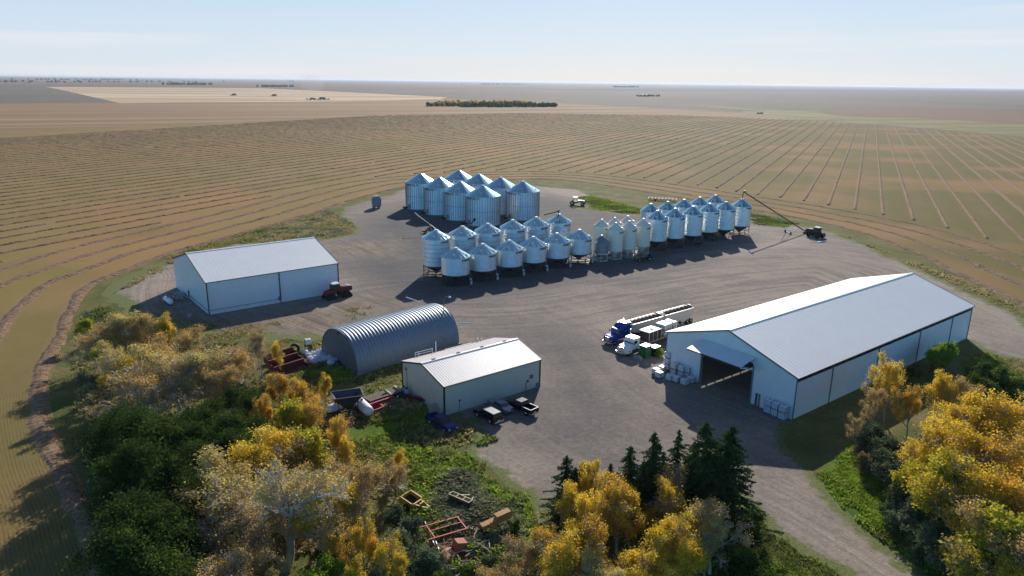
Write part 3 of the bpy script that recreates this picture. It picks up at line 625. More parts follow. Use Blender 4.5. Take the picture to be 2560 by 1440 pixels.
def make_bin(name, Rr, leg, eave, peak, wall, roofm, nroof, legm=None, nleg=10, rings=0, stiff=0, text=None, tmat=None, tz=.7, tth=-60, tsize=.6, ladder=None, seams=(), found=False, dome=False, tspread=1.0, capm=None, zig=.06):
    root = E(name, (0, 0, 0)); z0 = leg
    mb = MB(); prof = [(Rr, z0)]
    if rings:
        zs = np.linspace(z0, eave, rings+1)
        for i in range(rings):
            a_, b_ = zs[i], zs[i+1]; prof += [(Rr+.02, a_+.06), (Rr+.02, b_-.06), (Rr-.01, b_)]
    else: prof += [(Rr, eave)]
    mb.lathe(prof, 48, cap=False); w = mb.build('wall', wall, root)
    if seams:
        mb = MB()
        for z in seams: mb.lathe([(Rr+.02, z-.05), (Rr+.075, z), (Rr+.02, z+.05)], 48, cap=False)
        mb.build('seam', bin_seam, w)
    if stiff:
        mb = MB()
        for k in range(stiff):
            t = 2*pi*(k+.5)/stiff; mb.box(((Rr+.07)*cos(t), (Rr+.07)*sin(t), (z0+eave)/2+.1), (.14, .09, eave-z0-.3), rz=t)
        mb.build('stiffener', M('stiffener_steel', (.26, .31, .36), .45, .8), w)
    mb = MB(); rc = .5 if Rr > 3 else .36
    if dome:
        mb.lathe([(Rr+.02, eave), (Rr*.86, eave+(peak-eave)*.28), (Rr*.6, eave+(peak-eave)*.62), (.36, peak-.15)], 36, cap=False)
    else: cone_roof(mb, Rr+.16, eave-.06, peak-.12, nroof, rc, zig)
    rf = mb.build('roof', roofm, root)
    mb = MB(); mb.lathe([(rc+.04, peak-.16), (rc+.04, peak+.06), (rc-.1, peak+.12)], 16); mb.build('cap', capm or white_steel, rf)
    mb = MB(); sl = (peak-eave)/(Rr)
    for th, rr in ((-100, .62), (-20, .8)):
        t = R(th); q = rr*Rr; mb.lathe([(.3, 0), (.3, .22), (.22, .27)], 10, (q*cos(t), q*sin(t), peak-q*sl-.05))
    mb.build('hatch', roofm, rf)
    if text: textmesh('lettering', text, tsize, Rr+.06, eave-tz, R(tth), tmat, w, tspread)
    if leg > .5:
        hz = .75; mb = MB(); mb.lathe([(Rr-.02, z0+.02), (.32, hz), (.25, hz-.35)], 32, cap=False); mb.build('hopper', legm if legm is blackleg else wall, root)
        mb = MB(); mb.lathe([(Rr+.04, z0-.16), (Rr+.05, z0+.1), (Rr-.02, z0+.12)], 36, cap=False); mb.build('base_ring', legm, root)
        for k in range(nleg):
            t = 2*pi*(k+.5)/nleg; mb = MB(); x, y = (Rr-.05)*cos(t), (Rr-.05)*sin(t); mb.bar((x, y, 0), (x, y, z0), .14); mb.bar((x, y, z0*.45), (.62*x, .62*y, z0*.62), .07); mb.build('leg', legm, root)
        mb = MB(); ri = Rr-.08
        for k in range(nleg):
            t, t2 = 2*pi*(k+.5)/nleg, 2*pi*(k+1.5)/nleg; mb.bar((ri*cos(t), ri*sin(t), .1), (ri*cos(t2), ri*sin(t2), .1), .14, .16)
            mb.bar((ri*cos(t), ri*sin(t), z0*.55), (ri*cos(t2), ri*sin(t2), z0*.55), .06, .08)
        mb.box((0, 0, .1), (2*ri, .16, .16)); mb.box((0, 0, .1), (.16, 2*ri, .16)); mb.build('skid', legm, root)
    if found: mb = MB(); mb.lathe([(Rr+.45, 0), (Rr+.45, .22), (Rr+.02, .24)], 40, cap=False); mb.build('foundation', concrete, root)
    if ladder is not None:
        t = R(ladder); mb = MB(); q = Rr+.22; c = Vector((q*cos(t), q*sin(t), 0)); s = Vector((-sin(t), cos(t), 0))*.24
        for g_ in (-1, 1): mb.bar(c+s*g_+Vector((0, 0, max(.6, leg-1.6))), c+s*g_+Vector((0, 0, eave+.2)), .05)
        for z in np.arange(max(.7, leg-1.5), eave, .4): mb.bar(c-s+Vector((0, 0, z)), c+s+Vector((0, 0, z)), .035)
        pr = Vector(((Rr+.1)*cos(t), (Rr+.1)*sin(t), eave)); tp = Vector((.6*cos(t), .6*sin(t), peak+.02)); mb.bar(pr+s, tp+s*.6+Vector((0, 0, .1)), .05); mb.bar(pr-s, tp-s*.6+Vector((0, 0, .1)), .05)
        mb.build('ladder', galv_d, root)
    return root
def place_row(proto, pk, pts, labels, cat, group, rz=None):
    out = []
    for i, ((x, y), lb) in enumerate(zip(pts, labels)):
        o = proto if i == 0 and not proto.get('used') else copy_tree(proto); proto['used'] = 1; p = G(x, y, pk); o.location = (p.x, p.y, 0); rot = math.atan2(p.y, p.x)-pi/2 if rz is None else rz
        o.rotation_euler = (0, 0, rot+(rnd.uniform(-.03, .03))); tag(o, lb, cat, group); out.append(o)
    return out
nth = ['first', 'second', 'third', 'fourth', 'fifth', 'sixth']
big = make_bin('grain_bin', 6.25, .05, 10.45, 13.9, bin_wall, bin_roof, 30, stiff=42, text='WESTEEL\u2122', tmat=letter_blk, tz=1.0, tth=-152, tsize=.95, ladder=-162, seams=(5.2,), found=True, tspread=1.25, zig=.05)
mb = MB(); mb.box((6.35*cos(R(-140)), 6.35*sin(R(-140)), 1.3), (.2, 1.0, 1.5), rz=R(-140)); mb.build('door', galv_d, big)
mb = MB(); q = 6.4; t = R(-152); mb.box((7.2*cos(t), 7.2*sin(t), .55), (1.6, .45, .7), rz=t); mb.box((8.0*cos(t), 8.0*sin(t), .8), (.5, .7, .6), rz=t); mb.build('unload_auger', blackleg, big)
gb = place_row(big, 13.9, [(1052, 433), (1099.2, 443), (1151, 453), (1207.3, 463.3)], ['large flat-bottomed galvanized bin, %s of the front four from the left' % s for s in nth[:4]], 'grain bin', 'large flat-bottomed bins')
gb += place_row(big, 13.9, [(1147.6, 424.8), (1197.2, 434.2), (1252.2, 443), (1307.7, 453.1)], ['large flat-bottomed galvanized bin, %s of the rear four from the left' % s for s in nth[:4]], 'grain bin', 'large flat-bottomed bins')
mer = make_bin('hopper_bin', 3.58, 2.85, 10.1, 12.15, corrugated('corrugated_galvanized', (.80, .88, .93, 1), .33, .85), bin_roof, 19, blackleg, 10, rings=7, text='MERIDIAN', tmat=letter_grey, tz=.95, tth=-67, tsize=.58, ladder=-28, seams=(4.2, 5.35, 6.5, 7.65, 8.8), zig=.11)
place_row(mer, 12.15, [(1089.5, 574.5), (1155.9, 565.7), (1219.1, 558.6), (1281.7, 549.9), (1340.7, 542.8), (1398.3, 535.7)], ['tall ringed hopper bin, %s from left in back row of middle cluster' % s for s in nth], 'hopper bin', 'ringed hopper bins of the middle cluster')
twi = make_bin('hopper_bin', 3.62, 2.65, 7.2, 9.3, bin_wall, bin_roof, 19, blackleg, 10, text='TWISTER\u2122', tmat=letter_red, tz=.85, tth=-63, tsize=.62, ladder=-20, seams=(), zig=.1)
mb = MB(); t = R(-22); mb.lathe([(.28, 0), (.3, .2), (.28, .9)], 12, (4.3*cos(t), 4.3*sin(t), .1)); mb.box((4.2*cos(t), 4.2*sin(t), 1.5), (.5, .4, .5), rz=t); mb.build('aeration_fan', M('fan_paint', srgb(190, 196, 200), .4), twi)
place_row(twi, 9.3, [(1138.6, 619.1), (1206.6, 609.4), (1273.4, 600.7), (1333.4, 591.7), (1392.7, 583), (1449.3, 574.2)], ['short smooth hopper bin on dark legs, %s from left in the front row' % s for s in nth], 'hopper bin', 'smooth hopper bins of the front row')
cone = make_bin('hopper_bin', 2.32, 2.45, 8.85, 10.6, cream_bin, cream_bin, 14, cream_leg, 6, text='MERIDIAN', tmat=letter_grey, tz=1.0, tth=-62, tsize=.42, ladder=None, zig=0, capm=cream_bin)
place_row(cone, 10.6, [(1540.3, 557), (1573.8, 552.6), (1609.1, 546.8)], ['cream painted smooth hopper bin, %s of the three in front' % s for s in ('left', 'middle', 'right')], 'hopper bin', 'cream smooth-wall hopper bins')
place_row(cone, 10.6, [(1505.3, 548.6), (1537.8, 544.4), (1569.9, 540)], ['cream painted smooth hopper bin, %s of the three behind' % s for s in ('left', 'middle', 'right')], 'hopper bin', 'cream smooth-wall hopper bins')
sm_ = make_bin('hopper_bin', 2.2, 2.25, 5.2, 7.4, grey_bin, grey_bin, 14, cream_leg, 6, dome=True)
place_row(sm_, 7.4, [(1504.5, 588.4)], ['small dull grey hopper bin with rounded shoulders, in front of the cream bins'], 'hopper bin', None)
bw2 = corrugated('bin_galvanized_new', (.88, .98, 1, 1), .28, .88)
rgt = make_bin('hopper_bin', 3.3, 3.0, 9.85, 12.1, bw2, bin_roof, 19, blackleg, 10, text='TWISTER', tmat=letter_red, tz=.8, tth=-60, tsize=.6, ladder=-18, rings=6, zig=.1)
RF = place_row(rgt, 12.1, [(1643.7, 527), (1688, 521.4), (1733.1, 515.9), (1774.6, 509), (1815.6, 504.3), (1855.6, 497.4)], ['tall galvanized hopper bin right of the cream bins, %s from left in front' % s for s in nth], 'hopper bin', 'tall hopper bins of the right cluster')
place_row(rgt, 12.1, [(1627.7, 509.5), (1670, 504.3), (1710.7, 498.7), (1750.1, 493), (1789.3, 487.8)], ['tall galvanized hopper bin, %s from left behind in the right cluster' % s for s in nth[:5]], 'hopper bin', 'tall hopper bins of the right cluster')
# ---------------- trees ----------------
def leafmat(name, c1, c2, c3=None, tr=.45):
    m = bpy.data.materials.new(name); m.use_nodes = True; t = m.node_tree; t.nodes.clear(); N_ = t.nodes.new; Lk = t.links.new
    out = N_('ShaderNodeOutputMaterial'); mx = N_('ShaderNodeMixShader'); mx.inputs[0].default_value = tr; df = N_('ShaderNodeBsdfDiffuse'); tl = N_('ShaderNodeBsdfTranslucent')
    g = N_('ShaderNodeNewGeometry'); r = N_('ShaderNodeValToRGB'); nz = N_('ShaderNodeTexNoise'); nz.inputs['Scale'].default_value = .8; co = N_('ShaderNodeTexCoord'); Lk(co.outputs['Object'], nz.inputs['Vector'])
    ad = N_('ShaderNodeMath'); ad.operation = 'ADD'; mu = N_('ShaderNodeMath'); mu.operation = 'MULTIPLY'; mu.inputs[1].default_value = .28
    s2 = N_('ShaderNodeMapRange'); s2.inputs[1].default_value = .3; s2.inputs[2].default_value = .7; Lk(nz.outputs['Fac'], s2.inputs[0]); Lk(g.outputs['Random Per Island'], mu.inputs[0])
    m2 = N_('ShaderNodeMath'); m2.operation = 'MULTIPLY'; m2.inputs[1].default_value = .72; Lk(s2.outputs[0], m2.inputs[0]); Lk(mu.outputs[0], ad.inputs[0]); Lk(m2.outputs[0], ad.inputs[1])
    oi = N_('ShaderNodeObjectInfo'); a3 = N_('ShaderNodeMath'); a3.operation = 'MULTIPLY_ADD'; Lk(oi.outputs['Random'], a3.inputs[0]); a3.inputs[1].default_value = .3; Lk(ad.outputs[0], a3.inputs[2])
    a4 = N_('ShaderNodeMath'); a4.operation = 'SUBTRACT'; Lk(a3.outputs[0], a4.inputs[0]); a4.inputs[1].default_value = .15; Lk(a4.outputs[0], r.inputs[0])
    cs = [c1, c2] if c3 is None else [c1, c2, c3]
    while len(r.color_ramp.elements) < len(cs): r.color_ramp.elements.new(.5)
    for e, (p, c) in zip(r.color_ramp.elements, zip(np.linspace(.15, .85, len(cs)), cs)): e.position = p; e.color = srgb(*c)
    Lk(r.outputs[0], df.inputs[0]); Lk(r.outputs[0], tl.inputs[0]); Lk(df.outputs[0], mx.inputs[1]); Lk(tl.outputs[0], mx.inputs[2]); Lk(mx.outputs[0], out.inputs[0]); return m
L_gold = leafmat('golden_leaves', (174, 158, 58), (232, 196, 60), (246, 218, 100), tr=.5)
L_amber = leafmat('amber_leaves', (178, 152, 66), (230, 184, 64), (244, 206, 98), tr=.5)
L_pale = leafmat('thin_pale_leaves', (186, 172, 118), (214, 196, 124), (234, 206, 108))
L_brown = leafmat('brown_gold_leaves', (168, 148, 112), (200, 172, 112), (228, 188, 92))
L_olive = leafmat('olive_leaves', (136, 144, 60), (188, 180, 62), (220, 194, 72))
L_dark = leafmat('dark_green_leaves', (46, 64, 34), (68, 88, 42), (104, 122, 56), .35)
L_green = leafmat('bright_green_leaves', (90, 122, 46), (130, 158, 56), (168, 176, 70), .45)
L_grey = leafmat('grey_green_leaves', (66, 82, 58), (98, 112, 80), (136, 142, 110), .3)
L_tan = leafmat('dry_brown_leaves', (98, 88, 62), (128, 112, 78), (150, 130, 92), .3)
L_spruce = leafmat('spruce_needles', (44, 64, 42), (62, 84, 50), (88, 108, 64), .3)
bark = M('pale_bark', srgb(196, 186, 174), .9, 0, .35, 3); bark_g = M('grey_bark', srgb(160, 150, 138), .9, 0, .35, 3); bark_d = M('dark_bark', srgb(78, 66, 56), .9, 0, .3, 4)
def grow(rr, h, spread, levels, nch, upb, r0, tstart=.22, crown0=.3):
    segs = []; tips = []
    def rec(p, d, ln, r, lv):
        n = 5 if lv == 0 else (4 if lv < 3 else 3); pts = [p]; q = p.copy(); dd = d.copy()
        for i in range(n):
            dd = dd+rr.normal(0, .10 if lv == 0 else .16, 3)+np.array([0, 0, upb*.14*(1 if lv else 0)]); dd /= np.linalg.norm(dd); q = q+dd*ln/n; pts.append(q.copy())
        ra = np.linspace(r, r*(.45 if lv < levels else .3), n+1); segs.append((pts, ra, lv))
        if lv >= levels-1:
            for q2 in pts[1:]: tips.append(q2)
        if lv == levels: return
        k = nch[lv]
        for j in range(k):
            f = (tstart+(1-tstart)*(j+rr.rand())/k) if lv == 0 else .25+.75*(j+.8*rr.rand())/k; f = min(f, .999); i = int(f*n); b = pts[i]+(pts[i+1]-pts[i])*(f*n-i)
            ax = (pts[i+1]-pts[i]); ax /= np.linalg.norm(ax); t = rr.rand()*2*pi+j*2.4; u = np.cross(ax, [.3, .9, .1]); u /= np.linalg.norm(u); v = np.cross(ax, u)
            ang = spread*(.75+.5*rr.rand())*(1.0-.35*f if lv == 0 else 1); nd = ax*cos(ang)+(u*cos(t)+v*sin(t))*sin(ang); nd /= np.linalg.norm(nd)
            l2 = ln*(.62 if lv == 0 else .58)*(1.15-.5*f if lv == 0 else 1-.3*f)*(.8+.4*rr.rand())
            rec(b, nd, l2, ra[min(i, n)]*.6, lv+1)
    rec(np.zeros(3), np.array([rr.normal(0, .05), rr.normal(0, .05), 1.]), h*.78, r0, 0)
    return segs, np.array(tips)
def tubes(segs, minr=.012, maxlv=9):
    V = []; F = []; c = 0
    for pts, ra, lv in segs:
        if lv > maxlv: continue
        n = 7 if lv == 0 else (5 if lv == 1 else 3); pts = np.array(pts)
        for i, q in enumerate(pts):
            d = pts[min(i+1, len(pts)-1)]-pts[max(i-1, 0)]; d = d/np.linalg.norm(d); a = np.cross(d, [.21, .4, .89] if abs(d[2]) < .9 else [1, 0, 0]); a /= np.linalg.norm(a); b = np.cross(d, a); rd = max(ra[i], minr)
            for k in range(n): V.append(q+(a*cos(2*pi*k/n)+b*sin(2*pi*k/n))*rd)
        for i in range(len(pts)-1):
            for k in range(n): F.append((c+i*n+k, c+i*n+(k+1) % n, c+(i+1)*n+(k+1) % n, c+(i+1)*n+k))
        c += n*len(pts)
    return V, F
def leaves(rr, C, n, sig, size, flat=0., asp=.75):
    idx = rr.randint(0, len(C), n); P = C[idx]+rr.normal(0, 1, (n, 3))*np.array([sig, sig, sig*.8]); A = rr.normal(0, 1, (n, 3)); A[:, 2] *= .6; A /= np.linalg.norm(A, axis=1)[:, None]
    B = rr.normal(0, 1, (n, 3)); B = np.cross(A, B); B /= np.linalg.norm(B, axis=1)[:, None]; s = size*(.6+.8*rr.rand(n))[:, None]
    V = np.stack([P-A*s-B*s*asp*.3, P+B*s*asp-A*s*.1, P+A*s, P-B*s*asp+A*s*.1], 1).reshape(-1, 3); F = np.arange(4*n).reshape(n, 4)
    k = V[:, 2] < .05; V[k, 2] = .05; return V, F
def make_tree(name, seed, h, leafm, barkm, nleaf=16000, spread=.62, levels=4, nch=(7, 4, 4, 3), upb=1.0, r0=.2, sig=.32, size=.13, drop=0., wide=1.0, maxlv=9, tstart=.22, clump=True):
    rr = np.random.RandomState(seed); root = E(name, (0, 0, 0)); segs, tips = grow(rr, h, spread, levels, nch, upb, r0, tstart)
    top = max(t[2] for t in tips); k = h/top
    segs = [([q*np.array([wide*k, wide*k, k]) for q in pts], ra, lv) for pts, ra, lv in segs]; tips = tips*np.array([wide*k, wide*k, k])
    V, F = tubes(segs, .02, maxlv); fastmesh('trunk', V, F, barkm, root, smooth=True)
    if clump:   # some parts of the crown keep more leaves than others
        w = vnoise(tips[:, :2]+tips[:, 2:]*.7, 1.6, seed); keep = rr.rand(len(tips)) < np.clip((w-drop)*2.2, .04, 1); C = tips[keep] if keep.sum() > 30 else tips
    else: C = tips
    V, F = leaves(rr, C, nleaf, sig, size); fastmesh('crown', V, F, leafm, root); return root
def make_bush(name, seed, h, leafm, nleaf=9000, wide=1.0, size=.11, barkm=None):
    return make_tree(name, seed, h, leafm, barkm or bark_d, nleaf, .8, 3, (9, 5, 4), .8, .06, .3, size, .1, wide, 2, .02)
def make_spruce(name, seed, h, wd=1.0, thin=0):
    rr = np.random.RandomState(seed); root = E(name, (0, 0, 0)); V, F = tubes([([np.array([0, 0, z]) for z in np.linspace(0, h, 8)], np.linspace(.17, .02, 8), 0)]); fastmesh('trunk', V, F, bark_d, root, smooth=True)
    C = []; D = []; nw = int(h*4)
    for i in range(nw):
        f = i/nw; z = h*(.1+.88*f); L0 = wd*(2.6*(1-f)**.8+.15)*(.75+.5*rr.rand()); 
        for j in range(rr.randint(5, 8)):
            if thin and rr.rand() < thin: continue
            t = rr.rand()*2*pi; ln = L0*(.55+.6*rr.rand()); m_ = max(3, int(ln/.12))
            for q in range(m_):
                s = (q+rr.rand())/m_; r_ = ln*s; C.append([r_*cos(t), r_*sin(t), z-.38*r_+.12*r_*r_/max(ln, .3)]); D.append([cos(t), sin(t), -.2])
    C = np.array(C); D = np.array(D); N5 = 26000; idx = rr.randint(0, len(C), N5); s = .16; P = C[idx]+rr.normal(0, .075, (N5, 3)); A = D[idx]+rr.normal(0, .45, (N5, 3)); A /= np.linalg.norm(A, axis=1)[:, None]
    B = np.cross(A, rr.normal(0, 1, (N5, 3))); B /= np.linalg.norm(B, axis=1)[:, None]; V = np.stack([P-A*s, P+B*s*.35, P+A*s, P-B*s*.35], 1).reshape(-1, 3)
    fastmesh('crown', V, np.arange(4*N5).reshape(-1, 4), L_spruce, root); return root
PR = {
 'gold': [make_tree('golden_poplar', 11, 10, L_gold, bark_g, 15000, sig=.3, size=.085, upb=.8, spread=.75, nch=(8, 5, 5, 4), drop=.3), make_tree('golden_poplar', 12, 10, L_gold, bark_g, 13000, sig=.3, size=.085, upb=.7, spread=.8, nch=(9, 5, 5, 4), drop=.36), make_tree('golden_poplar', 13, 10, L_amber, bark_g, 12000, sig=.3, size=.085, upb=.9, spread=.7, nch=(8, 5, 5, 4), drop=.36)],
 'gsp': [make_tree('thinning_poplar', 21, 10, L_gold, bark_g, 9500, sig=.35, size=.085, drop=.28, nch=(8, 5, 5, 4), spread=.8, upb=.7), make_tree('thinning_poplar', 22, 10, L_brown, bark_g, 9500, sig=.35, size=.085, drop=.2, nch=(8, 5, 5, 4), upb=.9, spread=.75)],
 'sparse': [make_tree('bare_branched_elm', 31, 10, L_pale, bark, 9000, sig=.28, size=.075, drop=.1, levels=5, nch=(8, 5, 5, 4, 3), spread=.8, r0=.22, upb=.8), make_tree('bare_branched_elm', 32, 10, L_brown, bark, 7000, sig=.28, size=.075, drop=.15, levels=5, nch=(8, 5, 5, 4, 3), spread=.85, upb=.7)],
 'bigbare': [make_tree('bare_branched_elm', 35, 13, L_pale, bark, 9000, sig=.25, size=.08, drop=.25, levels=5, nch=(9, 6, 5, 4, 3), spread=.9, upb=.9, r0=.34, tstart=.14)],
 'dark': [make_tree('dark_green_ash', 41, 9, L_dark, bark_d, 22000, sig=.5, size=.10, spread=.85, upb=.8, maxlv=2, tstart=.05, nch=(9, 5, 4, 3), drop=.05, wide=1.05), make_tree('dark_green_ash', 42, 9, L_dark, bark_d, 21000, sig=.5, size=.10, spread=.95, upb=.7, maxlv=2, tstart=.05, nch=(9, 5, 4, 3), drop=.12, wide=1.1)],
 'olive': [make_tree('olive_leaved_tree', 51, 8, L_olive, bark_g, 9000, sig=.4, size=.14, spread=.7)],
 'green': [make_tree('round_green_tree', 61, 6, L_green, bark_d, 14000, sig=.4, size=.13, spread=.85, upb=.5, maxlv=2, tstart=.06)],
 'bush': [make_bush('grey_green_bush', 71, 4.5, L_grey, 9000), make_bush('grey_green_bush', 72, 4.5, L_grey, 9000, 1.2)],
 'dbush': [make_bush('dark_green_bush', 75, 5, L_dark, 10000, 1.2)],
 'tanbush': [make_bush('dry_brown_bush', 78, 3, L_tan, 6000, 1.1)],
 'spruce': [make_spruce('spruce', 81, 13, 1.75), make_spruce('spruce', 82, 13, 1.5), make_spruce('spruce', 83, 13, 1.9, .25)]}
H0 = {'gold': 10, 'gsp': 10, 'sparse': 10, 'bigbare': 13, 'dark': 9, 'olive': 8, 'green': 6, 'bush': 4.5, 'dbush': 5, 'tanbush': 3, 'spruce': 13}
def grove(where, spec):
    by = {}
    for s in spec: by.setdefault(s[0], []).append(s)
    desc = {'gold': 'golden-leaved poplar', 'gsp': 'half-bare yellow poplar', 'sparse': 'nearly bare pale-branched tree', 'bigbare': 'largest bare-branched elm with thick pale trunk', 'dark': 'dense dark green tree', 'olive': 'olive yellow tree',
            'green': 'rounded bright green tree', 'bush': 'grey-green bush', 'dbush': 'dark green bush', 'tanbush': 'dry brown bush', 'spruce': 'dark spruce'}
    cat = {'bush': 'bush', 'dbush': 'bush', 'tanbush': 'bush'}
    ordn = ['first', 'second', 'third', 'fourth', 'fifth', 'sixth', 'seventh', 'eighth', 'ninth', 'tenth', 'eleventh', 'twelfth', 'thirteenth', 'fourteenth', 'fifteenth', 'sixteenth', 'seventeenth', 'eighteenth', 'nineteenth', 'twentieth', 'twenty-first', 'twenty-second', 'twenty-third', 'twenty-fourth']
    for kd, L_ in by.items():
        L_ = sorted(L_, key=lambda s: s[1])
        for i, s in enumerate(L_):
            _, x, y, h = s[:4]; w = s[4] if len(s) > 4 else 1.0; ps = PR[kd]; p = ps[rnd.randrange(len(ps))] if len(s) < 6 else ps[s[5]]
            o = p if not p.get('used') else copy_tree(p); p['used'] = 1; P = G(x, y, h); o.location = (P.x, P.y, 0); k = h/H0[kd]; w *= {'gold': 1.05, 'gsp': 1.15, 'sparse': 1.38}.get(kd, 1); o.scale = (k*w, k*w, k); o.rotation_euler = (0, 0, rnd.uniform(0, 6.28))
            lab = '%s, %s from the left %s' % (desc[kd], ordn[i], where) if len(L_) > 1 else '%s %s' % (desc[kd], where)
            tag(o, lab, cat.get(kd, 'tree'), ('%ss %s' % (desc[kd], where)) if len(L_) > 1 else None)
grove('in the left tree belt', [('sparse', 262, 808, 8), ('sparse', 325, 765, 10), ('sparse', 296, 862, 9), ('gold', 408, 783, 9.5, .75, 1), ('gsp', 355, 790, 9), ('sparse', 430, 862, 11, 1.1, 0), ('sparse', 512, 852, 11, 1.1), ('sparse', 365, 912, 10.5, 1.1),
    ('gsp', 470, 815, 8), ('gsp', 590, 872, 9, .8), ('sparse', 645, 822, 9, .65), ('gsp', 690, 850, 6.5, .6), ('olive', 240, 872, 6), ('gold', 268, 925, 4, .8), ('gsp', 560, 905, 9, .8), ('olive', 215, 800, 5), ('sparse', 235, 830, 8), ('gsp', 300, 790, 9), ('sparse', 460, 900, 10.5), ('gsp', 400, 850, 9.5), ('sparse', 560, 870, 9), ('gsp', 330, 880, 8), ('olive', 255, 860, 6),
    ('dark', 620, 975, 7), ('dark', 530, 990, 8.5), ('dark', 600, 1025, 9), ('dark', 440, 1035, 9), ('dark', 350, 1010, 11), ('dark', 296, 1005, 10), ('dark', 500, 1070, 9.5), ('dark', 575, 1100, 9.5), ('dark', 400, 1115, 9.5),
    ('dark', 330, 1130, 10.5), ('dark', 470, 1165, 9.5), ('dark', 365, 1235, 10.5), ('dark', 440, 1270, 9.5), ('dark', 318, 1300, 10), ('dark', 385, 1350, 10), ('dark', 450, 1400, 9), ('green', 345, 1165, 6.5, .9), ('green', 600, 1090, 7.5, .8),
    ('gold', 690, 925, 8, .9), ('gold', 748, 940, 8, .8), ('gold', 812, 932, 6, .6), ('gold', 655, 985, 7.5, .6), ('gold', 765, 1000, 8, .8), ('gold', 835, 1035, 8.5, .75, 2), ('gold', 862, 1085, 7, .6), ('olive', 720, 1010, 8, .9),
    ('olive', 765, 1085, 8.5), ('gsp', 690, 1062, 10.5), ('gsp', 630, 1095, 11), ('sparse', 600, 1160, 11.5, 1.1), ('bigbare', 695, 1120, 14, 1.25), ('sparse', 800, 1165, 9.5), ('gsp', 780, 1240, 9), ('sparse', 555, 1255, 10), ('gsp', 550, 1390, 8), ('gsp', 620, 1330, 8), ('sparse', 590, 1400, 9),
    ('gsp', 905, 1140, 9.5, .8), ('gsp', 875, 1200, 9, .7), ('gold', 905, 1300, 8.5, .65), ('gold', 945, 1335, 8, .6), ('gsp', 965, 1150, 5, .8), ('sparse', 990, 1160, 4.5, .7), ('gold', 885, 1390, 7, .7), ('green', 835, 1395, 5, .9), ('green', 780, 1425, 5), ('gsp', 1000, 1120, 4, .7),
    ('bush', 985, 1272, 3.3), ('bush', 1030, 1300, 3.6), ('bush', 980, 1345, 4.4), ('bush', 1055, 1372, 4.2), ('bush', 1005, 1400, 4.6), ('dbush', 1075, 1420, 3.4), ('bush', 950, 1425, 4.6), ('dbush', 1000, 1330, 3.5), ('dbush', 850, 1360, 4)])
grove('in the middle clump by the drive', [('spruce', 1418, 1135, 9.5, 1.0, 2), ('spruce', 1458, 1150, 8, .9), ('spruce', 1528, 1155, 8, .75), ('spruce', 1578, 1110, 11, .8), ('spruce', 1637, 1075, 13, .85), ('spruce', 1699, 1068, 12, .6, 2), ('spruce', 1660, 1125, 10, .8), ('spruce', 1770, 1048, 14.5, 1.0), ('spruce', 1832, 1058, 15, 1.05, 0), ('spruce', 1738, 1098, 11, .8), ('spruce', 1610, 1150, 9, .8), ('spruce', 1440, 1165, 8, .9), ('spruce', 1800, 1110, 11, .8),
    ('gold', 1487, 1130, 9.5, .55, 0), ('gold', 1428, 1200, 8.5, .7), ('gold', 1480, 1222, 9.5, .75), ('gold', 1552, 1188, 10, .8, 2), ('gold', 1592, 1205, 9.5, .75), ('gold', 1500, 1290, 9, .8), ('gold', 1640, 1275, 9.5, .9), ('gold', 1690, 1292, 9, .85), ('gold', 1600, 1345, 8, .8), ('gold', 1345, 1310, 7, .8), ('gsp', 1296, 1350, 6.5, .9), ('gsp', 1400, 1335, 8),
    ('gold', 1440, 1300, 8, .8), ('gold', 1708, 1378, 7, .8), ('gsp', 1262, 1400, 5.5), ('sparse', 1690, 1170, 9, .7), ('gsp', 1672, 1200, 9, .7), ('sparse', 1752, 1232, 9.5, .8), ('sparse', 1792, 1258, 8.5, .7), ('sparse', 1540, 1405, 7), ('sparse', 1470, 1400, 7), ('gsp', 1390, 1420, 6), ('gsp', 1770, 1310, 7, .8), ('gsp', 1650, 1420, 6.5),
    ('dbush', 1862, 1290, 4.5), ('dbush', 1848, 1345, 4.8), ('dbush', 1880, 1405, 4.4), ('dbush', 1282, 1300, 2.6, .6), ('bush', 1225, 1395, 2.8), ('dbush', 1180, 1420, 2.6)])
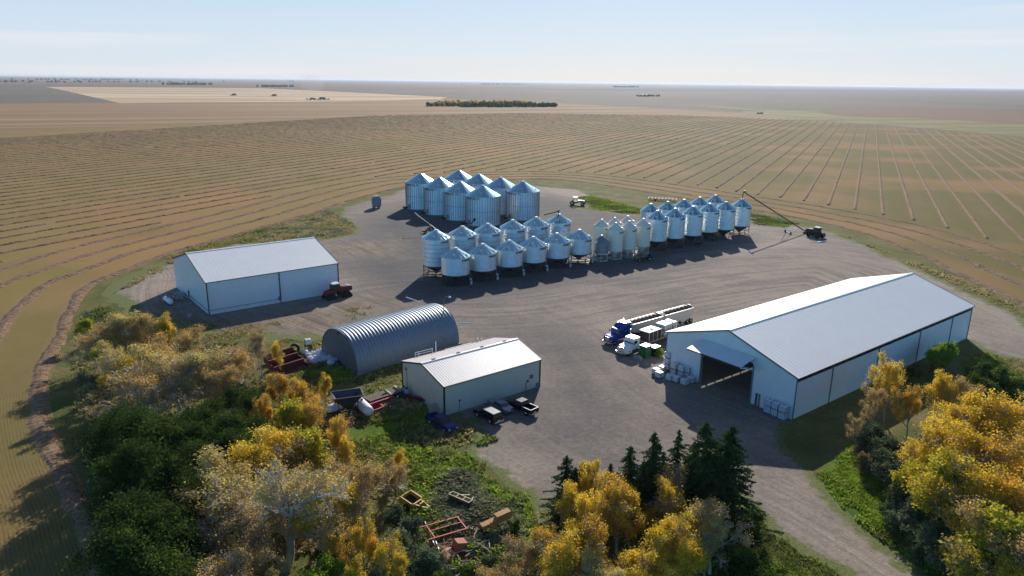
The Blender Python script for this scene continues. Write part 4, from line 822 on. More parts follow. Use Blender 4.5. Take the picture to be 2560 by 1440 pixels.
grove('in the right-hand tree belt', [('gold', 2235, 897, 10.5, .65, 0), ('gold', 2290, 965, 8.5, .7), ('gold', 2362, 925, 9.5, .85), ('gsp', 2402, 945, 9, .7), ('gsp', 2200, 962, 8, .55), ('gsp', 2150, 1040, 5, .6), ('green', 2368, 862, 5.5, 1.1), ('green', 2335, 870, 4.8, .9), ('dbush', 2440, 905, 4.8), ('dbush', 2500, 922, 5.6, 1.2), ('dbush', 2548, 935, 5.6, 1.2), ('dbush', 2470, 935, 5.6, 1.2), ('dbush', 2285, 915, 3),
    ('gold', 2420, 988, 11, 1.0), ('gold', 2480, 972, 12, 1.1), ('gsp', 2545, 985, 12, 1.1), ('gsp', 2350, 1050, 10.5, .9), ('gold', 2310, 1095, 9.5, .85), ('gsp', 2440, 1062, 12, 1.0), ('gold', 2525, 1092, 12, 1.1), ('olive', 2390, 1150, 10.5, 1.0), ('gold', 2480, 1175, 12, 1.1), ('gold', 2575, 1185, 12, 1.1), ('gold', 2425, 1245, 9.5, .9), ('olive', 2505, 1285, 10.5, 1.1), ('gsp', 2575, 1310, 11, 1.0), ('olive', 2290, 1165, 7, .8), ('olive', 2440, 1335, 7), ('gold', 2540, 1390, 9), ('gold', 2610, 1050, 12), ('gold', 2330, 1180, 7, .7),
    ('bush', 2188, 1062, 5), ('bush', 2208, 1100, 5), ('bush', 2240, 1160, 4.6), ('bush', 2225, 1130, 4.6), ('bush', 2262, 1215, 4.2), ('bush', 2302, 1260, 4.4), ('bush', 2342, 1302, 4.4), ('bush', 2385, 1350, 4.6), ('bush', 2335, 1335, 3.4), ('bush', 2425, 1395, 4.4), ('dbush', 2280, 1190, 4.5), ('dbush', 2400, 1300, 5), ('tanbush', 2170, 1138, 2.8), ('tanbush', 2155, 1118, 2.2), ('dbush', 2320, 1240, 4)])
for k, L_ in PR.items():
    for p in L_:
        if not p.get('used'): delete_tree(p)
# far bluffs: read as single masses of trees
def bluff(name, px0, px1, py, hh, n, cols, label, kind='stuff', dens=110, cat='woodland', depth=40, size=1.3):
    rr = np.random.RandomState(n); A = G(px0, py); B = G(px1, py); Vs_, Fs_, c, mi = [], [], 0, []
    for i in range(n):
        f = (i+rr.rand())/n; p = A+(B-A)*f; p.y += rr.rand()*depth; h = hh*(.6+.6*rr.rand()); r_ = h*.45
        C = rr.normal(0, 1, (dens, 3)); C /= np.linalg.norm(C, axis=1)[:, None]; C *= (rr.rand(dens)**.35)[:, None]; C = C*np.array([r_, r_, h*.48])+np.array([p.x, p.y, h*.5])
        V, F = leaves(rr, C, dens, .3, size); Vs_.append(V); Fs_.append(F+c); c += len(V); mi += [rr.randint(len(cols))]*dens
    o = fastmesh(name, np.vstack(Vs_), np.vstack(Fs_), cols, mi=mi); tag(o, label, cat, kind=kind); return o
bluff('woodland', 1150, 1392, 268, 9, 110, [L_dark, L_dark, L_dark, L_grey], 'far shelterbelt of dark green trees beyond the bins on the plain')
bluff('woodland', 1065, 1160, 266, 7, 36, [L_grey, L_dark, L_brown], 'looser end of the far shelterbelt, left of its dark trees')
bluff('woodland', 1090, 1330, 262, 9, 60, [L_brown, L_amber, L_grey], 'autumn-brown tree tops behind the dark far shelterbelt', depth=20)
bluff('woodland', 400, 510, 212.5, 14, 60, [L_dark], 'left bluff of trees near the horizon behind the pale wheat field', size=4, depth=200)
bluff('woodland', 640, 722, 217.5, 11, 44, [L_dark], 'bluff of trees just behind the pale wheat field, in the middle', size=3, depth=150)
bluff('woodland', 0, 290, 199.5, 14, 60, [L_dark], 'long dark line of trees close to the horizon at far left', size=7, depth=900)
bluff('woodland', 1200, 1320, 211.5, 14, 30, [L_dark, L_grey], 'thin line of trees on the horizon above the far shelterbelt', size=5, depth=300)
bluff('woodland', 1535, 1600, 218.5, 16, 24, [L_dark], 'small flat bluff near the horizon right of centre', size=3, depth=100)
bluff('woodland', 1595, 1650, 241.5, 7, 16, [L_grey, L_dark], 'few trees round the lone far farmstead right of centre', size=1.6, depth=40)
bluff('woodland', -50, 2620, 207.5, 12, 260, [L_grey], 'low broken line of trees along the whole horizon', size=8, depth=5000, dens=30).location.z = 0
# ---------------- vehicles and machines ----------------
def paint(name, r, g, b, rough=.25, metal=.3, var=.08): return M(name, srgb(r, g, b), rough, metal, var, 2, spec=.6)
p_black = paint('black_car_paint', 16, 16, 20); p_blue = paint('blue_car_paint', 24, 44, 110); p_silver = paint('silver_car_paint', 150, 160, 170, .25, .6); p_dgreen = paint('dark_green_car_paint', 34, 44, 42)
p_tblue = paint('blue_truck_paint', 30, 66, 150); p_white = paint('white_truck_paint', 232, 234, 236, .3, 0); p_red = paint('red_machine_paint', 128, 24, 34, .65, 0, .25); p_yel = paint('yellow_machine_paint', 196, 160, 30, .5, 0, .25)
p_navy = paint('navy_machine_paint', 26, 34, 62, .4, .2); p_green = paint('green_skip_paint', 10, 92, 58, .45, 0, .15); chrome = M('chrome', (.7, .7, .72), .15, 1, .05); dark = M('dark_plastic', srgb(26, 26, 28), .6); steel = M('tan_steel', srgb(186, 170, 140), .6, .1)
lampm = M('lamp_glass', srgb(230, 232, 226), .1); tailm = M('red_lamp', srgb(150, 20, 20), .2); p_cream = paint('cream_machine_paint', 214, 204, 170, .5, 0, .2)
alum = M('aluminium_trailer', srgb(214, 210, 200), .45, .25, .08, .8)
def wheel(root, x, y, r=.38, w=.26, rim=chrome):
    mb = MB(); mb.lathe([(r*.6, -w/2), (r*.95, -w/2), (r, -w/3), (r, w/3), (r*.95, w/2), (r*.6, w/2)], 18, (x, y, r), 'Y', cap=False); mb.lathe([(r*.62, -w*.3), (r*.62, w*.3)], 14, (x, y, r), 'Y'); t = mb.build('wheel', blackm, root)
    s = 1 if y > 0 else -1; mb = MB(); mb.lathe([(r*.58, 0), (r*.5, .05*s), (r*.16, .06*s), (r*.14, .1*s)], 12, (x, y+s*w*.34, r), 'Y'); mb.build('rim', rim, t); return t
def at_(pa, pb): A = G(*pa); B = G(*pb); return (A+B)/2, azi(A, B)
def veh(name, label, cat, loc, rz, group=None): return E(name, (loc.x, loc.y, 0.02), rz, label, cat, group)
def car(root, paintm, kind, roofm=None):
    roofm = roofm or paintm; w = 1.9 if kind != 'sedan' else 1.78; mb = MB()
    if kind == 'pickup':
        mb.prof([(-.95, .5), (2.75, .48), (2.85, .62), (2.82, .98), (2.5, 1.1), (1.25, 1.2), (-.95, 1.2)], w, top=.94); mb.build('body', paintm, root)
        mb = MB(); mb.box((-1.9, 0, .72), (2.0, w-.16, .12)); mb.box((-1.9, w/2-.07, .92), (2.0, .14, .6)); mb.box((-1.9, -w/2+.07, .92), (2.0, .14, .6)); mb.box((-2.88, 0, .92), (.1, w, .6)); mb.build('cargo_bed', paintm, root)
        gh = [(-.9, 1.2), (1.25, 1.2), (.6, 1.78), (-.75, 1.8)]; rf = (-.1, 1.82, 1.3); wx = (1.8, -1.85)
        if roofm is p_black:
            mb = MB(); mb.box((-1.95, w/2-.08, 1.25), (1.9, .1, .05)); mb.box((-1.95, -w/2+.08, 1.25), (1.9, .1, .05)); mb.box((-2.88, 0, 1.25), (.1, w-.06, .05)); mb.build('bed_rail', p_white, root)
    elif kind == 'suv':
        mb.prof([(-2.5, .5), (2.4, .48), (2.5, .65), (2.45, 1.0), (1.3, 1.15), (-2.45, 1.2), (-2.52, .9)], w, top=.95); mb.build('body', paintm, root); gh = [(-2.42, 1.2), (1.2, 1.14), (.55, 1.72), (-2.2, 1.78)]; rf = (-.9, 1.8, 2.75); wx = (1.55, -1.55)
    else:
        mb.prof([(-2.35, .42), (2.3, .4), (2.4, .6), (2.3, .84), (1.0, .96), (-1.5, 1.0), (-2.35, .95), (-2.42, .65)], w, top=.93); mb.build('body', paintm, root); gh = [(-1.55, .98), (1.05, .94), (.35, 1.38), (-1.0, 1.4)]; rf = (-.35, 1.4, 1.3); wx = (1.45, -1.45)
    mb = MB(); mb.prof(gh, w-.12, top=.84); mb.build('window_glass', glass, root)
    mb = MB(); mb.box((rf[0], 0, rf[1]), (rf[2], (w-.12)*.86, .06), taper=.96); mb.build('roof', roofm, root)
    fx = max(p for p in (2.86, 2.52, 2.42)) if kind == 'pickup' else (2.5 if kind == 'suv' else 2.4); bx = -2.94 if kind == 'pickup' else (-2.55 if kind == 'suv' else -2.42)
    for s in (-1, 1):
        mb = MB(); mb.box((fx-.02, s*w*.36, .8 if kind != 'sedan' else .66), (.08, .34, .18)); mb.build('headlight', lampm, root)
        mb = MB(); mb.box((bx, s*w*.42, .95 if kind != 'sedan' else .75), (.06, .16, .3)); mb.build('tail_light', tailm, root)
    mb = MB(); mb.box((fx+.04, 0, .52), (.12, w*.94, .2)); mb.build('bumper', chrome if kind != 'sedan' else paintm, root); mb = MB(); mb.box((bx-.05, 0, .52), (.12, w*.94, .2)); mb.build('bumper', chrome if kind != 'sedan' else paintm, root)
    mb = MB(); mb.box((bx-.06, 0, .72), (.04, .5, .16)); mb.build('number_plate', plast_w, root)
    for x in wx:
        for s in (-1, 1): wheel(root, x, s*(w/2-.12), .39 if kind != 'sedan' else .33)
    return root
P_, a_ = at_((1335, 1040), (1272, 1012)); car(veh('pickup_truck', 'black pickup truck with white bed rails, nearest the workshop corner by the drive', 'pickup', P_, a_), p_black, 'pickup')
P_, a_ = at_((1272, 1036), (1230, 1010)); car(veh('sedan_car', 'silver sedan parked between the dark wagon and the black pickup', 'car', P_, a_), p_silver, 'sedan')
P_, a_ = at_((1246, 1062), (1194, 1034)); car(veh('suv', 'dark wagon with pale roof parked by the workshop wall', 'car', P_, a_), p_dgreen, 'suv', M('faded_roof_paint', srgb(150, 160, 156), .3, .1))
P_, a_ = at_((1078, 1052), (1132, 1084)); car(veh('pickup_truck', 'blue pickup in the shade on the grass at the workshop corner', 'pickup', P_, a_), p_blue, 'pickup', p_blue)
P_, a_ = at_((1632, 648), (1580, 655)); car(veh('pickup_truck', 'dark pickup parked in the shade under the cream hopper bins', 'pickup', P_, a_), paint('navy_car_paint', 20, 28, 44), 'pickup', paint('navy_car_paint', 20, 28, 44))
# --- highway tractors ---
def truck(root, pm, sleeper=True, roofp=None):
    mb = MB(); mb.prof([(-.2, .95), (1.75, .9), (1.95, 1.05), (1.95, 1.55), (1.6, 1.85), (-.2, 2.1)], 2.2, top=.8); mb.prof([(.2, .6), (1.85, .6), (1.85, 1.1), (.2, 1.1)], 2.45, top=.95); mb.build('hood', pm, root)
    mb = MB(); mb.box((-.95, 0, 1.75), (1.5, 2.35, 1.5)); mb.prof([(-1.7, 2.5), (-.2, 2.5), (-.35, 3.0), (-1.7, 3.05)], 2.3, top=.92); mb.build('cab', pm, root)
    mb = MB(); mb.prof([(-.32, 2.0), (-.14, 2.02), (-.32, 2.85), (-.5, 2.85)], 2.05, top=.94); 
    for s in (-1, 1): mb.box((-.85, s*1.18, 2.35), (.8, .05, .6))
    mb.build('window_glass', glass, root)
    if sleeper:
        mb = MB(); mb.box((-2.6, 0, 2.15), (1.8, 2.4, 2.5)); mb.prof([(-3.5, 3.4), (-1.1, 3.0), (-.9, 3.15), (-1.6, 3.75), (-3.4, 3.95), (-3.5, 3.9)], 2.36, top=.9); mb.build('sleeper', pm, root)
        mb = MB(); mb.box((-2.55, 0, 3.97), (1.5, 1.9, .06)); mb.build('roof_panel', p_white, root)
    else:
        mb = MB(); mb.box((-1.0, 0, 3.06), (1.3, 2.0, .08)); mb.build('roof_panel', p_white, root)
        mb = MB(); mb.box((-1.95, 0, 2.0), (.4, 2.2, 2.2)); mb.build('headache_rack', p_white, root)
    bk = -7.2 if sleeper else -6.2; mb = MB(); mb.box(((bk-.2)/2, .42, .85), (-bk-.2, .12, .28)); mb.box(((bk-.2)/2, -.42, .85), (-bk-.2, .12, .28)); mb.box((bk+1.7, 0, 1.12), (.9, .9, .12)); mb.build('chassis', dark, root)
    mb = MB(); mb.box((1.98, 0, 1.3), (.06, 1.1, .8)); mb.build('grille', chrome, root); mb = MB(); mb.box((2.05, 0, .62), (.22, 2.4, .36)); mb.build('bumper', chrome, root)
    for s in (-1, 1):
        mb = MB(); mb.box((1.86, s*.92, 1.12), (.14, .36, .26)); mb.build('headlight', lampm, root)
        mb = MB(); mb.tube([(-1.4, s*1.02, .72), (-3.2, s*1.02, .72)], .32, 12); mb.build('fuel_tank', chrome, root)
        mb = MB(); mb.box((-.1, s*1.42, 2.3), (.1, .18, .5)); mb.build('mirror', dark, root)
        wheel(root, .95, s*1.05, .5, .3)
        for x in (bk+1.05, bk+2.4): wheel(root, x, s*.95, .5, .55)
    mb = MB(); mb.tube([(-1.85 if not sleeper else -3.6, -1.05, 1.2), (-1.85 if not sleeper else -3.6, -1.05, 4.2)], .09, 8); mb.build('exhaust_stack', chrome, root); return root
def hopper_trailer(root, Lt, axles):
    x0, x1 = -Lt, 0; mb = MB(); mb.prof([(x0, 1.75), (x0, 3.35), (x1, 3.35), (x1, 1.75), (x1-Lt*.15, 1.5), (x1-Lt*.33, .75), (x1-Lt*.42, .75), (x1-Lt*.5, 1.35), (x1-Lt*.6, .75), (x1-Lt*.7, .75), (x1-Lt*.86, 1.5)], 2.55); mb.build('body', alum, root)
    mb = MB(); 
    for x in (x0+.1, x1-.1):
        ys = np.linspace(-1.27, 1.27, 9); P = [(y, 3.36+.42*(1-(y/1.27)**2)) for y in ys]+[(1.27, 3.34), (-1.27, 3.34)]; gx(mb, P, x-.12, x+.12)
    mb.bar((x0, 1.25, 3.36), (x1, 1.25, 3.36), .08); mb.bar((x0, -1.25, 3.36), (x1, -1.25, 3.36), .08); mb.build('top_rim', p_white, root)
    mb = MB(); nb = 13; ys = np.linspace(-1.2, 1.2, 9); V = []
    for i in range(nb+1):
        for y in ys: V.append((x0+.2+(x1-x0-.4)*i/nb, y, 3.34+.36*(1-(y/1.27)**2)-(.05 if i % 2 else 0)))
    F = [(i*9+j, (i+1)*9+j, (i+1)*9+j+1, i*9+j+1) for i in range(nb) for j in range(8)]; mb.add(V, F); mb.build('tarpaulin', M('black_tarp', srgb(30, 30, 34), .95, spec=.08), root)
    mb = MB(); zz = lambda y: 3.37+.38*(1-(y/1.27)**2); n = 7
    for i in range(n):
        xa = x0+.5+(Lt-1)*i/n; xb = xa+(Lt-1)/n*.5
        for (xp, yp), (xq, yq) in (((xa, -.9), (xb, .2)), ((xb, .2), (xa+(Lt-1)/n, -.9))): mb.bar((xp, yp, zz(yp)), (xq, yq, zz(yq)), .07, .03)
    mb.build('tarp_strap', p_white, root)
    for s in (-1, 1):
        for x in axles: wheel(root, x, s*.98, .5, .5)
    mb = MB(); mb.box((x0+Lt/2, .5, .95), (Lt-.4, .12, .2)); mb.box((x0+Lt/2, -.5, .95), (Lt-.4, .12, .2)); mb.build('frame', dark, root); return root
FRT = G(1536, 863.6); BK = G(1729, 805.8); d_ = (FRT-BK).normalized(); rzt = math.atan2(d_.y, d_.x); nrm_ = Vector((-d_.y, d_.x, 0))
C0 = FRT-nrm_*1.05-d_*.95
tr = truck(veh('highway_truck', 'blue sleeper cab truck parked with white grain trailers behind it', 'truck', C0, rzt), p_tblue)
P_ = C0-d_*3.95; t1 = hopper_trailer(veh('grain_trailer', 'white grain trailer coupled directly behind the blue truck', 'trailer', P_, rzt, 'white grain trailers'), 9.2, (-7.3, -8.6))
P_ = C0-d_*13.9; t2 = hopper_trailer(veh('grain_trailer', 'second white grain trailer, farthest from the blue cab', 'trailer', P_, rzt, 'white grain trailers'), 9.4, (-7.6, -8.9))
FRT = G(1572, 889.8); BK = G(1667, 854); d2 = (FRT-BK).normalized(); rz2 = math.atan2(d2.y, d2.x); n2_ = Vector((-d2.y, d2.x, 0)); C1 = FRT-n2_*1.05-d2*.95
truck(veh('highway_truck', 'white day cab truck parked beside the green skips', 'truck', C1, rz2), p_white, False)
P_ = C1-d2*4.4; fb = veh('flatbed_trailer', 'flat deck trailer behind the white truck loaded with tanks', 'trailer', P_, rz2)
mb = MB(); mb.box((-7, 0, 1.25), (14, 2.55, .2)); mb.build('deck', woodm, fb); mb = MB(); mb.box((-7, .5, .95), (13.6, .14, .4)); mb.box((-7, -.5, .95), (13.6, .14, .4)); mb.build('frame', dark, fb)
for s in (-1, 1):
    for x in (-11.2, -12.5): wheel(fb, x, s*.95, .5, .5)
tank = veh('water_tank_box', 'dark square tank with pale lid standing on the flat deck trailer', 'tank', P_-d2*2.5, rz2); tank.location.z = 1.37
mb = MB(); mb.box((0, 0, .95), (3.9, 2.4, 1.8)); mb.build('body', M('dark_tank', srgb(44, 38, 38), .5), tank)
mb = MB(); mb.prof([(-2.0, 1.85), (2.0, 1.85), (2.0, 1.95), (1.6, 2.02), (-1.6, 2.02), (-2.0, 1.95)], 2.5); mb.build('lid', M('pale_lid', srgb(188, 180, 172), .5, 0, .2), tank); mb = MB(); mb.lathe([(.35, 0), (.35, .2), (.25, .26)], 12, (-.1, .1, 2.0)); mb.build('manhole', plast_w, tank)
mb = MB()
for x in (-1.96, -.65, .65, 1.96): mb.box((x, 1.22, .95), (.06, .06, 1.8))
mb.build('rib', alum, tank)
# --- liquid totes ---
def make_tote(col=plast_w, base=dark, cage=galv_d):
    r = E('liquid_tote', (0, 0, 0)); mb = MB(); mb.box((0, 0, .64), (1.1, 1.0, .95), taper=.985); mb.box((0, 0, 1.13), (1.02, .92, .05), taper=.9); mb.build('tank', col, r)
    mb = MB(); mb.lathe([(.12, 0), (.12, .05)], 10, (0, 0, 1.14)); mb.build('cap', dark, r)
    mb = MB(); mb.box((0, 0, .13), (1.18, 1.02, .05)); 
    for y in (-.42, 0, .42): mb.box((0, y, .06), (1.1, .1, .1))
    mb.build('pallet', base, r)
    mb = MB()
    for z in (.3, .65, 1.0):
        for s in (-1, 1): mb.bar((-.58, s*.53, z), (.58, s*.53, z), .022); mb.bar((s*.58, -.53, z), (s*.58, .53, z), .022)
    for k in range(5):
        x = -.56+.28*k
        for s in (-1, 1): mb.bar((x, s*.53, .16), (x, s*.53, 1.1), .02); mb.bar((s*.58, x*.93, .16), (s*.58, x*.93, 1.1), .02)
    mb.build('cage', cage, r); return r
tw = make_tote(); tb = make_tote(plast_w, plast_b, plast_b); used = {}
def put_tote(src, loc, rz, label, group):
    o = src if not src.get('used') else copy_tree(src); src['used'] = 1; o.location = loc; o.rotation_euler = (0, 0, rz); tag(o, label, 'tote', group)
ex_ = Vector((cos(shed.rotation_euler[2]), sin(shed.rotation_euler[2]), 0)); ey_ = Vector((-ex_.y, ex_.x, 0)); SH = shed.location; zr = shed.rotation_euler[2]
def at_shed(px, py): return G(px, py)
g1 = 'white liquid totes at the left corner of the long shed'
for (px, py, z, lab) in [(1648, 944, 0, 'white liquid tote standing alone in the sun at the left of the pile'), (1640, 936, 0, 'sunlit liquid tote just behind the lone front one'), (1655, 930, 0, 'liquid tote standing between the sunlit ones and the tall stack'),
    (1669, 924, 0, 'bottom tote of the tall stack at the shed corner'), (1669, 924, 1.17, 'middle tote of the tall stack at the shed corner'), (1669, 924, 2.34, 'topmost tote of the tall stack at the shed corner'),
    (1674, 951, 0, 'shaded liquid tote on the ground, leftmost of the front row'), (1691, 955, 0, 'shaded liquid tote on the ground, middle of the front row'), (1711, 962, 0, 'shaded liquid tote nearest the camera in the front row'),
    (1727, 957, 0, 'shaded liquid tote nearest the big shed doorway'), (1686, 938, 0, 'lower tote under the double stack, left one'), (1704, 944, 0, 'lower tote under the double stack, middle one'), (1718, 946, 0, 'lower tote under the double stack, right one'),
    (1686, 938, 1.17, 'upper tote of the double stack, left one'), (1704, 944, 1.17, 'upper tote of the double stack, middle one'), (1718, 946, 1.17, 'upper tote of the double stack, right one'), (1699, 931, 1.17, 'upper tote at the back of the double stack against the wall'), (1699, 931, 0, 'lower tote at the back of the double stack against the wall')]:
    p = G(px, py); p = p+ex_*0; put_tote(tw, (p.x, p.y, z), zr+pi/2+rnd.uniform(-.06, .06), lab, g1)
g2 = 'blue-banded totes at the right corner of the long shed'
for k, (px, py) in enumerate([(1921, 1032), (1938, 1039.5), (1956, 1048)]):
    p = G(px, py)
    for z in (0, 1.17): put_tote(tb, (p.x, p.y, z), zr+pi/2, 'blue-caged tote by the small side door, %s column, %s one' % (['left', 'middle', 'right'][k], 'upper' if z else 'lower'), g2)
g3 = 'totes loaded on the flat deck trailer'
for k, (dx, dy, z) in enumerate([(6.2, .62, 0), (6.2, -.62, 0), (7.5, .62, 0), (7.5, -.62, 0), (6.2, .62, 1.17), (7.5, .62, 1.17), (6.2, -.62, 1.17), (7.5, -.62, 1.17), (9.2, -.6, 0), (9.2, -.6, 1.17), (9.2, .6, 0), (9.2, .6, 1.17)]):
    p = P_-d2*dx+n2_*dy; lv = 'top' if z else 'bottom'; sd_ = 'near side' if dy > 0 else 'far side'; rw = {6.2: 'first', 7.5: 'second', 9.2: 'third'}[dx]
    put_tote(tw, (p.x, p.y, 1.37+z), rz2, 'tote on the flat deck trailer, %s row behind the tank, %s, %s' % (rw, sd_, lv), g3)
# --- skips, blocks ---
for (px, py, h, w, lab) in [(1613, 898, 2.3, 1.7, 'tall green steel skip with white lid beside the white truck'), (1634, 893, 1.7, 1.8, 'lower dark green skip with white lid, nearer the shed')]:
    p = G(px, py-6); s_ = E('skip', p, rz2, lab, 'skip'); mb = MB(); mb.box((0, 0, h/2+.05), (w, w*.85, h-.1), taper=1.04)
    for y in (-.3, .3): mb.box((0, y, .06), (w, .12, .12))
    mb.build('body', p_green if h > 2 else paint('dark_green_skip', 20, 56, 44), s_); mb = MB(); mb.box((0, 0, h+.05), (w*1.08, w*.95, .1)); mb.build('lid', plast_w, s_)
    mb = MB(); mb.box((0, w*.46, h*.62), (w*.4, .06, .1)); mb.build('handle', chrome, s_)
p = G(1594, 898); o = E('concrete_block', p, rz2+pi/2, 'grey concrete block on the gravel beside the white truck', 'block'); mb = MB(); mb.box((0, 0, .35), (1.7, .65, .7), taper=.94); mb.box((0, 0, .74), (1.1, .2, .12)); b = mb.build('block', concrete, o)
p = G(1662, 893); o = E('concrete_slab', p, rz2, 'pale flat slab lying on the gravel by the shed corner', 'slab'); mb = MB(); mb.box((0, 0, .12), (2.0, 1.1, .22)); mb.build('slab', concrete, o)
p = G(1650, 892); PRx = make_bush('weed_clump', 91, 1.3, L_green, 1500, 1.1, .09); PRx.location = p; tag(PRx, 'small bright green weed clump beside the green skips', 'plant')
# --- red articulated tractor ---
def artic(root, pm, tracks=True, cabroof=p_white):
    for sx in (1, -1):
        for s in (-1, 1):
            if tracks:
                mb = MB(); cx = sx*2.0; mb.prof([(cx-1.25, .0), (cx+1.25, .0), (cx+1.35, .3), (cx+.55, 1.45), (cx-.55, 1.45), (cx-1.35, .3)], .75, y=s*1.15); mb.build('track', blackm, root)
            else: wheel(root, sx*1.75, s*1.25, .95, .9, dark)
    mb = MB(); mb.prof([(.3, 1.3), (3.6, 1.25), (3.75, 1.6), (3.6, 2.35), (2.6, 2.65), (.3, 2.75)], 1.3, top=.85); mb.build('hood', pm, root)
    mb = MB(); mb.prof([(-3.2, 1.1), (-.4, 1.1), (-.4, 1.9), (-1.4, 2.1), (-2.9, 1.9)], 1.5, top=.85); mb.build('rear_body', pm, root)
    mb = MB(); mb.box((0, 0, 1.3), (4.6, .9, .7)); mb.build('frame', dark, root)
    mb = MB(); mb.prof([(-1.3, 1.9), (.4, 1.9), (.35, 3.4), (-1.25, 3.4)], 1.75, top=1.04); mb.build('cab', glass, root)
    mb = MB(); mb.box((-.45, 0, 3.5), (2.0, 2.0, .18), taper=.93); mb.build('cab_roof', cabroof, root)
    mb = MB()
    for x in (-1.28, .38):
        for s in (-1, 1): mb.box((x, s*.9, 2.65), (.09, .09, 1.5))
    mb.build('cab_pillar', dark, root); mb = MB(); mb.box((3.72, 0, 1.8), (.08, 1.1, .8)); mb.build('grille', dark, root)
    for s in (-1, 1): mb = MB(); mb.box((3.7, s*.45, 2.3), (.1, .25, .14)); mb.build('headlight', lampm, root); mb = MB(); mb.box((2.2, s*.62, 2.55), (2.4, .3, .06)); mb.build('hood_stripe', cabroof if tracks else dark, root)
    mb = MB(); mb.tube([(.8, .55, 2.6), (.8, .55, 3.6)], .07, 8); mb.build('exhaust_stack', dark, root)
    if tracks: mb = MB(); mb.box((-.4, 1.25, .85), (.9, .4, .08)); mb.box((-.4, 1.35, .45), (.7, .3, .06)); mb.build('step', chrome, root)
    return root
P_, a_ = at_((815, 752), (876, 740)); P_ = P_+Vector((-.5, 1.0, 0)); artic(veh('tracked_tractor', 'red articulated tractor on black tracks at the corner of the left shed', 'tractor', P_, a_), p_red)
P_, a_ = at_((2062, 600), (2018, 590)); P_ = P_+Vector((.3, 1.2, 0)); artic(veh('wheeled_tractor', 'navy blue tractor hitched to the long grain auger', 'tractor', P_, a_+.1), p_navy, False)
# --- long auger on the last hopper bin ---
def auger(name, base, top, rad, mat, label, wheels=True, spout=1.2, seat=.55, legz=.5):
    b = Vector(base); t = Vector(top); d = t-b; a = math.atan2(d.y, d.x); Ln = math.hypot(d.x, d.y); o = E(name, (b.x, b.y, 0), a, label, 'auger')
    mb = MB(); mb.tube([(0, 0, b.z), (Ln, 0, t.z)], rad, 10); mb.tube([(Ln, 0, t.z), (Ln+.1, 0, t.z-spout)], rad*.8, 8); mb.build('tube', mat, o)
    f = legz; z = b.z+(t.z-b.z)*f; x = Ln*f
    if wheels:
        for s in (-1, 1):
            mb = MB(); mb.bar((x-Ln*.16, s*1.9, .45), (x+Ln*.06, s*.25, z+(t.z-b.z)*.06), .11); mb.bar((x-Ln*.16, s*1.9, .45), (x-Ln*.3, s*.2, b.z+(t.z-b.z)*(f-.3)), .09); mb.build('leg', M('pale_auger_frame', srgb(200, 204, 208), .4, .3), o)
            wheel(o, x-Ln*.16, s*2.0, .42, .25)
        mb = MB(); mb.bar((x-Ln*.16, -1.9, .45), (x-Ln*.16, 1.9, .45), .12); mb.build('axle', M('pale_auger_frame', srgb(200, 204, 208), .4, .3), o)
    mb = MB(); mb.box((0, 0, .35), (1.2, .8, .5), taper=1.2); mb.build('intake', mat, o); mb = MB(); mb.box((Ln*.98, 0, t.z+.12), (.7, rad*3, rad*2.4)); mb.build('head', mat, o); return o
m_aug = M('red_brown_auger', srgb(110, 34, 32), .5, .1, .2); lb = RF[-1].location; tp = Vector((lb.x+.15, lb.y, 14.6)); bs = G(2012, 583); bs.z = .7
au = auger('grain_auger', bs, tp, .2, m_aug, 'long red grain auger reaching over the last hopper bin', spout=2.4, legz=.42)
P_, a_ = at_((2036, 607), (2068, 604)); o = E('swing_hopper', P_, a_, 'white swing hopper lying on the gravel beside the blue tractor', 'hopper'); mb = MB(); mb.box((0, 0, .18), (2.6, .9, .2)); mb.box((1.9, .3, .15), (2.0, .25, .16)); mb.box((-1.6, -.4, .15), (1.8, .3, .16)); mb.build('frame', p_white, o); mb = MB(); mb.tube([(-1.5, .3, .3), (-3.6, 1.6, .9)], .14, 8); mb.build('tube', galv, o)
# small augers
bs = G(1092, 600); bs.z = .6; tp = G(1037, 533, 6.2); auger('swing_auger', (G(1105, 590).x, G(1105, 590).y, .8), tp, .1, M('pale_tube', srgb(150, 158, 168), .5, .3), 'pale slim auger rising left of the ringed hopper bins', legz=.35, spout=.9)
P_ = G(1062, 583); o = E('auger_drive', P_, .3, 'small red wheeled auger drive on the gravel behind the ringed bins', 'machine'); mb = MB(); mb.box((0, 0, .8), (1.6, .7, .5)); mb.box((.6, 0, 1.2), (.5, .5, .5)); mb.bar((-2.0, 0, .4), (.5, 0, .7), .12); mb.build('frame', p_red, o); wheel(o, .2, .7, .42); wheel(o, .2, -.7, .42)
auger('grain_auger', (G(1165, 577).x, G(1165, 577).y, .7), G(1187, 549, 4.4), .2, blackm, 'short black auger standing before the nearest flat-bottomed bin', spout=.5)
auger('transfer_tube', (G(1360, 545, 8).x, G(1360, 545, 8).y, 9.0), G(1397, 528, 13.6), .16, blackm, 'black filling tube bent over the last ringed hopper bin', wheels=False, spout=1.4)
